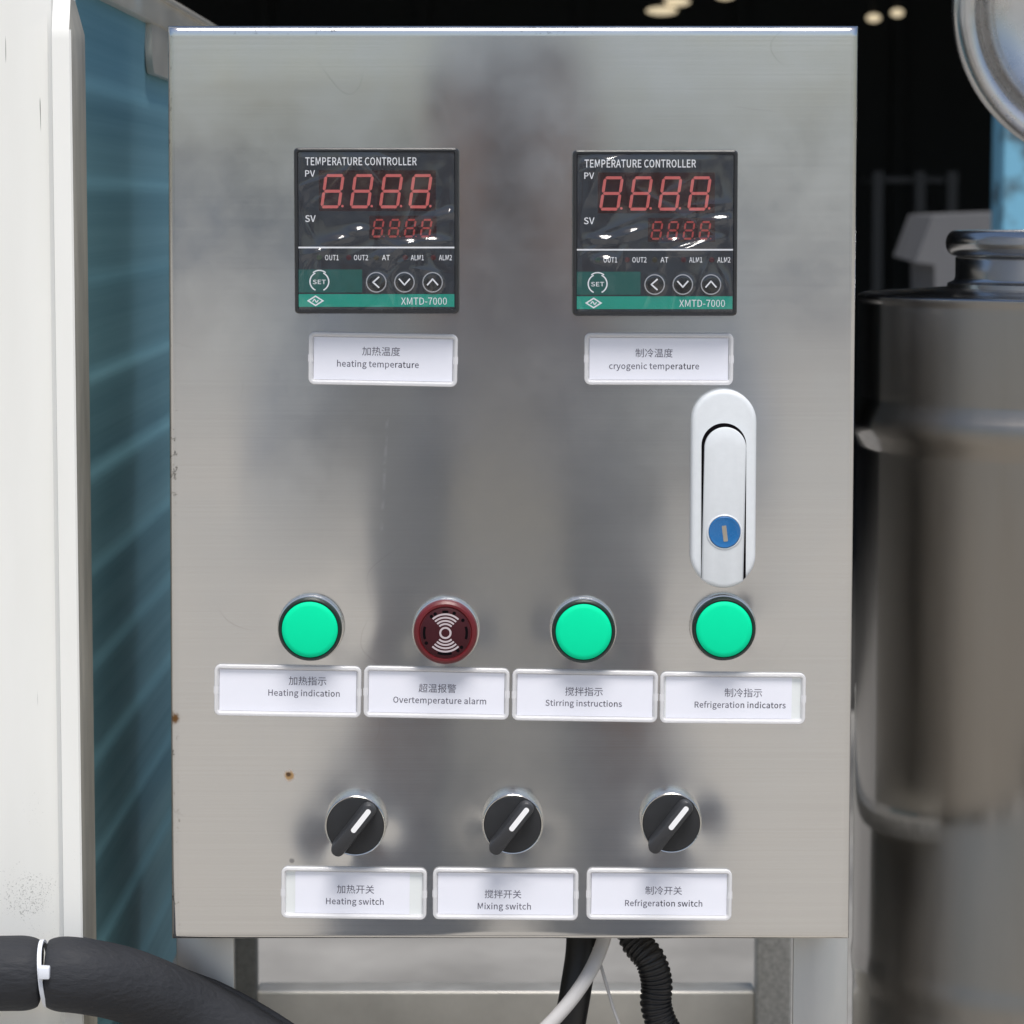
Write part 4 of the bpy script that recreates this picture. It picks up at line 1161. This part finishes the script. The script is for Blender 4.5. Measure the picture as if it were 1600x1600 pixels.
# ================================================================== STEEL TANK
TY = 0.29
kt = K(TY)
TX = P(1740, 460, TY).x
R_ = P(1740, 460, TY).x - P(1344, 460, TY).x
zt = P(1345, 461, TY).z
tank = empty('steel_tank', (TX, TY, 0.02), 'polished stainless steel tank with a rolled rim beside the box', 'tank')
def zz(py): return P(1345, py, TY).z
bm = bmesh.new()
zr, zb2 = zz(658), zz(1492)
prof = [(R_ * .98, 0.02), (R_, .03), (R_, .035), (R_ * .998, zb2 - .058)]
prof += [(R_ * .998, zb2 - .055), (R_ * .998, zb2 - .014), (R_ * .998, zb2 - .012), (R_ * 1.004, zb2 - .006), (R_ * 1.006, zb2), (R_ * 1.001, zb2 + .005), (R_, zb2 + .008), (R_, zb2 + .010)]
prof += [(R_, zr - .014), (R_, zr - .012), (R_ * 1.018, zr - .006), (R_ * 1.028, zr), (R_ * 1.018, zr + .006), (R_, zr + .012), (R_, zr + .014)]
prof += [(R_, zt - .005), (R_, zt - .003), (R_ * 1.004, zt - .0015), (R_ * 1.003, zt), (R_ * .985, zt + .0012), (R_ * .93, zt + .0005), (R_ * .9, zt + .0015), (R_ * .68, zt + .0038), (R_ * .6, zt + .0045)]
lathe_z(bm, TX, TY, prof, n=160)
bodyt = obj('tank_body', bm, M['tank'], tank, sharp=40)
bm = bmesh.new()
rn = P(1740, 400, TY).x - P(1494, 400, TY).x
lathe_z(bm, TX, TY, [(rn + .0045, zt + .003), (rn + .004, zt + .0062), (rn + .0008, zt + .0075), (rn, zt + .0095), (rn, zz(403)), (rn - .001, zz(400))], n=128)
obj('tank_neck', bm, M['tank_bright'], tank, sharp=50)
bm = bmesh.new()
zrm = zz(380)
pr = [(rn + .0005 + .0066 * math.cos(t) * .72, zrm + .0066 * math.sin(t)) for t in [2 * PI * i / 20 for i in range(21)]]
lathe_z(bm, TX, TY, pr, n=128)
lathe_z(bm, TX, TY, [(rn - .003, zrm + .001), (rn * .8, zrm + .0015), (rn * .4, zrm + .002), (.001, zrm + .002)], n=128)
obj('tank_rim', bm, M['tank_bright'], tank, sharp=50)
# open lid, hinged at the back, its inside towards the yard
YL = .45
kl = K(YL)
lc = P(1740, 8, YL)
rl = 247 * kl
tilt = math.radians(3)
bm = bmesh.new()
prof = [(rl * .985, .012), (rl, .006), (rl * .995, 0), (rl * .965, -.0035), (rl * .92, -.0045), (rl * .875, -.003), (rl * .845, .001), (rl * .835, .006), (rl * .82, .008), (rl * .80, .006), (rl * .785, .0005), (rl * .77, -.001), (rl * .75, .0005), (rl * .73, .003),
        (rl * .60, .007), (rl * .40, .0105), (rl * .2, .012), (rl * .01, .0125)]
lathe_y(bm, lc.x, lc.z, [(r, YL + y) for r, y in prof], n=160)
bmesh.ops.rotate(bm, verts=bm.verts[:], cent=lc, matrix=Matrix.Rotation(tilt, 3, 'X'))
lid = obj('tank_lid', bm, M['lid_steel'], tank, sharp=50)
bm = bmesh.new()
bbox(bm, TX - .015, TX + .015, TY + rn - .004, YL + .02, 1.325, lc.z - rl + .012, b=.002)
obj('hinge', bm, M['tank_bright'], tank)

# ================================================================== WORKSHOP CONTENTS
D = 5.2
bm = bmesh.new()
pts = [(1457, 337), (1640, 330), (1640, 520), (1462, 520), (1460, 414), (1430, 410)]
lp = [P(a, b, D) for a, b in pts]
loft(bm, [[p.copy() for p in lp], [p + Vector((.05, .8, 0)) for p in lp]])
zl = min(p.z for p in lp)
xs_ = [P(1470, 400, D).x, P(1640, 400, D).x]
box(bm, xs_[0], xs_[1], D + .02, D + .78, 0.0, zl - .002)
tag(obj('covered_machine', bm, M['grey_cover'], origin=(sum(xs_) / 2, D + .4, 0)), 'grey covered machine out of focus behind the tank', 'machine')
D = 4.2
bm = bmesh.new()
xa = P(1567, 300, D).x
bbox(bm, xa, xa + .14, D, D + .14, 0.0, 3.6, b=.008)
tag(obj('steel_column', bm, M['post_blue'], origin=(xa + .07, D + .07, 0)), 'peeling light blue steel column behind the tank lid', 'column')
# rack far inside
D = 10.5
rk = empty('storage_rack', (P(1440, 330, D).x, D, 0), 'dim storage rack standing deep in the workshop', 'rack')
dm = plain('dull_rack_paint', (0.03, 0.03, 0.028), 0.7, var=0.2)
for px in (1372, 1438, 1488):
    bm = bmesh.new(); x = P(px, 330, D).x
    box(bm, x - .018, x + .018, D, D + .04, 0.0125, P(px, 268, D).z)
    obj('rack_post', bm, dm, rk)
bm = bmesh.new()
box(bm, P(1362, 330, D).x, P(1500, 330, D).x, D + .041, D + .4, P(1400, 268, D).z - .04, P(1400, 268, D).z - .02)
obj('rack_shelf', bm, dm, rk)
# lamps under the workshop roof
def lampmat():
    m, nt, b = node_mat('lit_lamp')
    b.inputs["Emission Color"].default_value = (1.0, 0.83, 0.55, 1)
    b.inputs["Emission Strength"].default_value = 0.34
    b.inputs["Base Color"].default_value = (.6, .55, .45, 1)
    return m
LM = lampmat()
D = 17.5
for px, py, rx, lb in ((1034, 17, 24, 'lit workshop lamp low left of the pair over the box'), (1058, 3, 20, 'lit workshop lamp upper right of the pair over the box'), (1133, -7, 15, 'lit workshop lamp cut by the top edge of the photo'),
                       (1365, 28, 11, 'small lit workshop lamp right of the box corner'), (1402, 20, 10, 'small lit workshop lamp nearest the tank lid')):
    c = P(px, py, D); kd = K(D)
    r = empty('workshop_lamp', c, lb, 'lamp', 'lamps glowing in the workshop')
    bm = bmesh.new()
    rg = [[Vector((c.x + math.cos(t) * rx * kd * s, D + dy, c.z + math.sin(t) * 6.5 * kd * s)) for t in [2 * PI * i / 24 for i in range(24)]] for s, dy in ((.5, .03), (1, .0), (.9, -.03), (.4, -.05))]
    loft(bm, rg)
    obj('lamp_bulb', bm, LM, r)
    bm = bmesh.new()
    box(bm, c.x - .012, c.x + .012, D + .031, D + .05, c.z, 5.2)
    obj('lamp_stem', bm, M['dark_roof'], r)

# ================================================================== THE PHOTOGRAPHER (seen only as a blur in the steel)
def skinned(name, chains, mat, parent, root=0, sub=2):
    """chains: list of lists of (x, y, z, rx, ry); equal points are shared; grown into one surface"""
    idx, vs, rad, es = {}, [], [], []
    for ch in chains:
        prev = None
        for x, y, z, rx, ry in ch:
            key = (round(x, 4), round(y, 4), round(z, 4))
            if key not in idx:
                idx[key] = len(vs); vs.append((x, y, z)); rad.append((rx, ry))
            if prev is not None and prev != idx[key]:
                es.append((prev, idx[key]))
            prev = idx[key]
    me = bpy.data.meshes.new(name + "_lines")
    me.from_pydata(vs, es, [])
    o = bpy.data.objects.new("tmp", me); COL.objects.link(o)
    o.modifiers.new("s", 'SKIN')
    lay = me.skin_vertices[0].data if me.skin_vertices else None
    if lay is None:
        b = bmesh.new(); b.from_mesh(me); b.verts.layers.skin.verify(); b.to_mesh(me); b.free()
        lay = me.skin_vertices[0].data
    for i, r in enumerate(rad):
        lay[i].radius = r; lay[i].use_root = (i == root)
    m = o.modifiers.new("d", 'SUBSURF'); m.levels = sub; m.render_levels = sub
    bpy.context.view_layer.update()
    me2 = bpy.data.meshes.new_from_object(o.evaluated_get(bpy.context.evaluated_depsgraph_get()))
    bpy.data.objects.remove(o, do_unlink=True)
    b = bmesh.new(); b.from_mesh(me2); bpy.data.meshes.remove(me2)
    return obj(name, b, mat, parent, sharp=180)

PY = -1.76
person = empty('person', (0, PY, 0), 'person in pale blue-grey jacket, trousers and cap photographing the box, mirrored in its door', 'person')
sk = plain('skin', (0.50, 0.33, 0.25), 0.55, var=0.05)
jk = plain('blue_grey_cloth', (0.52, 0.54, 0.575), 0.9, var=0.1, scale=30)
tr = plain('grey_denim', (0.42, 0.44, 0.475), 0.9, var=0.1, scale=30)
sh = plain('beige_shirt', (0.84, 0.81, 0.75), 0.9, var=0.05, scale=30)
hr = plain('grey_cap_cloth', (0.40, 0.41, 0.44), 0.6, var=0.2)
hips = (0, PY, .84, .13, .095)
spine = [hips, (0, PY, .98, .125, .09), (0, PY + .01, 1.10, .14, .095), (0, PY + .02, 1.20, .13, .09), (0, PY + .035, 1.285, .055, .055), (0, PY + .055, 1.345, .055, .058), (0, PY + .065, 1.40, .072, .088), (0, PY + .06, 1.455, .076, .095), (0, PY + .055, 1.505, .05, .06)]
chains = [spine]
for s in (-1, 1):
    wr = (s * .062, PY + .30, 1.315, .025, .020)
    arm = [spine[3], (s * .155, PY + .02, 1.205, .055, .055), (s * .215, PY + .10, 1.09, .045, .043), (s * .19, PY + .19, 1.04 + .05, .041, .04), (s * .12, PY + .25, 1.22, .034, .033), wr]
    palm = (s * .052, PY + .315, 1.345, .03, .016)
    arm.append(palm)
    chains.append(arm)
    for q, ln in ((-1.5, .9), (-.5, 1.0), (.5, .95), (1.5, .75)):
        bx, bz = s * .05, 1.350 + q * .017
        chains.append([palm, (bx, PY + .33 + .008, bz, .0095, .0095), (s * .038, PY + .345 + .012 * ln, bz + .006, .0085, .0085), (s * .018, PY + .352 + .012 * ln, bz + .006, .0075, .0075)])
    chains.append([palm, (s * .05, PY + .30, 1.372, .0105, .0105), (s * .034, PY + .305, 1.392, .0095, .0095)])
    chains.append([hips, (s * .095, PY + .0, .78, .085, .085), (s * .12, PY + .02, .46, .058, .06), (s * .135, PY - .01, .11, .038, .042), (s * .137, PY + .03, .045, .036, .032), (s * .15, PY + .15, .03, .034, .022)])
skinned('body', chains, sk, person)
jch = [[(0, PY, .80, .165, .125), (0, PY, .98, .158, .122), (0, PY + .01, 1.10, .172, .128), (0, PY + .02, 1.20, .155, .115), (0, PY + .03, 1.262, .075, .075)]]
for s in (-1, 1):
    jch.append([jch[0][3], (s * .158, PY + .02, 1.205, .07, .07), (s * .217, PY + .10, 1.09, .06, .058), (s * .19, PY + .19, 1.09, .055, .054), (s * .122, PY + .248, 1.215, .046, .045), (s * .075, PY + .285, 1.293, .038, .036)])
skinned('jacket', jch, jk, person)
tch = [[(0, PY, .90, .135, .1), (0, PY, .84, .14, .105)]]
for s in (-1, 1):
    tch.append([tch[0][1], (s * .10, PY, .76, .098, .098), (s * .122, PY + .02, .46, .075, .077), (s * .137, PY - .005, .10, .062, .066)])
skinned('trousers', tch, tr, person, root=1)
bm = bmesh.new()
loft(bm, [[Vector((x, y + dy, z)) for x, y, z in ((-.06, PY + .124, .80), (.05, PY + .124, .80), (.055, PY + .123, .98), (.055, PY + .138, 1.10), (.015, PY + .135, 1.17), (-.03, PY + .135, 1.17), (-.06, PY + .138, 1.10), (-.06, PY + .123, .98))] for dy in (0.0, .012)])
obj('shirt', bm, sh, person)
bm = bmesh.new()
bmesh.ops.create_uvsphere(bm, u_segments=24, v_segments=16, radius=1)
for v in bm.verts:
    v.co = Vector((v.co.x * .083, v.co.y * .1, v.co.z * .075))
    v.co *= 1 + .03 * noise.noise(v.co * 60)
    if v.co.z < -.02: v.co.y = min(v.co.y, -.01 + v.co.z)
    v.co += Vector((0, PY + .045, 1.475))
obj('cap', bm, hr, person)
for nm, pts, m_ in (('eye', [(-.031, PY + .148, 1.418), (.031, PY + .148, 1.418)], M['white_mark']), ('ear', [(-.078, PY + .06, 1.405), (.078, PY + .06, 1.405)], sk)):
    for p in pts:
        bm = bmesh.new(); bmesh.ops.create_uvsphere(bm, u_segments=12, v_segments=8, radius=1)
        sc_ = (.012, .008, .008) if nm == 'eye' else (.01, .02, .03)
        for v in bm.verts: v.co = Vector((v.co.x * sc_[0], v.co.y * sc_[1], v.co.z * sc_[2])) + Vector(p)
        obj(nm, bm, m_, person)
bm = bmesh.new()
loft(bm, [[Vector((x, PY + y, z)) for x, y, z in r] for r in ([(-.016, .14, 1.375), (.016, .14, 1.375), (.006, .145, 1.42), (-.006, .145, 1.42)], [(-.008, .172, 1.38), (.008, .172, 1.38), (.003, .152, 1.418), (-.003, .152, 1.418)])])
obj('nose', bm, sk, person)
for s in (-1, 1):
    bm = bmesh.new(); bmesh.ops.create_uvsphere(bm, u_segments=16, v_segments=10, radius=1)
    for v in bm.verts: v.co = Vector((v.co.x * .046 + s * .145, v.co.y * .125 + PY + .07, max(v.co.z, -.6) * .05 + .032))
    obj('shoe', bm, tr, person)
pc = empty('photo_camera', (0, PY + .28, 1.35), 'grey photo camera held up by the person in the jacket', 'camera')
bm = bmesh.new(); bbox(bm, -.068, .068, PY + .262, PY + .312, 1.308, 1.392, b=.008)
obj('camera_body', bm, M['grey_cover'], pc)
bm = bmesh.new(); lathe_y(bm, 0, 1.35, [(.033, PY + .3125), (.036, PY + .325), (.036, PY + .338), (.033, PY + .339), (.031, PY + .333)], n=32)
obj('lens_barrel', bm, M['grey_cover'], pc)
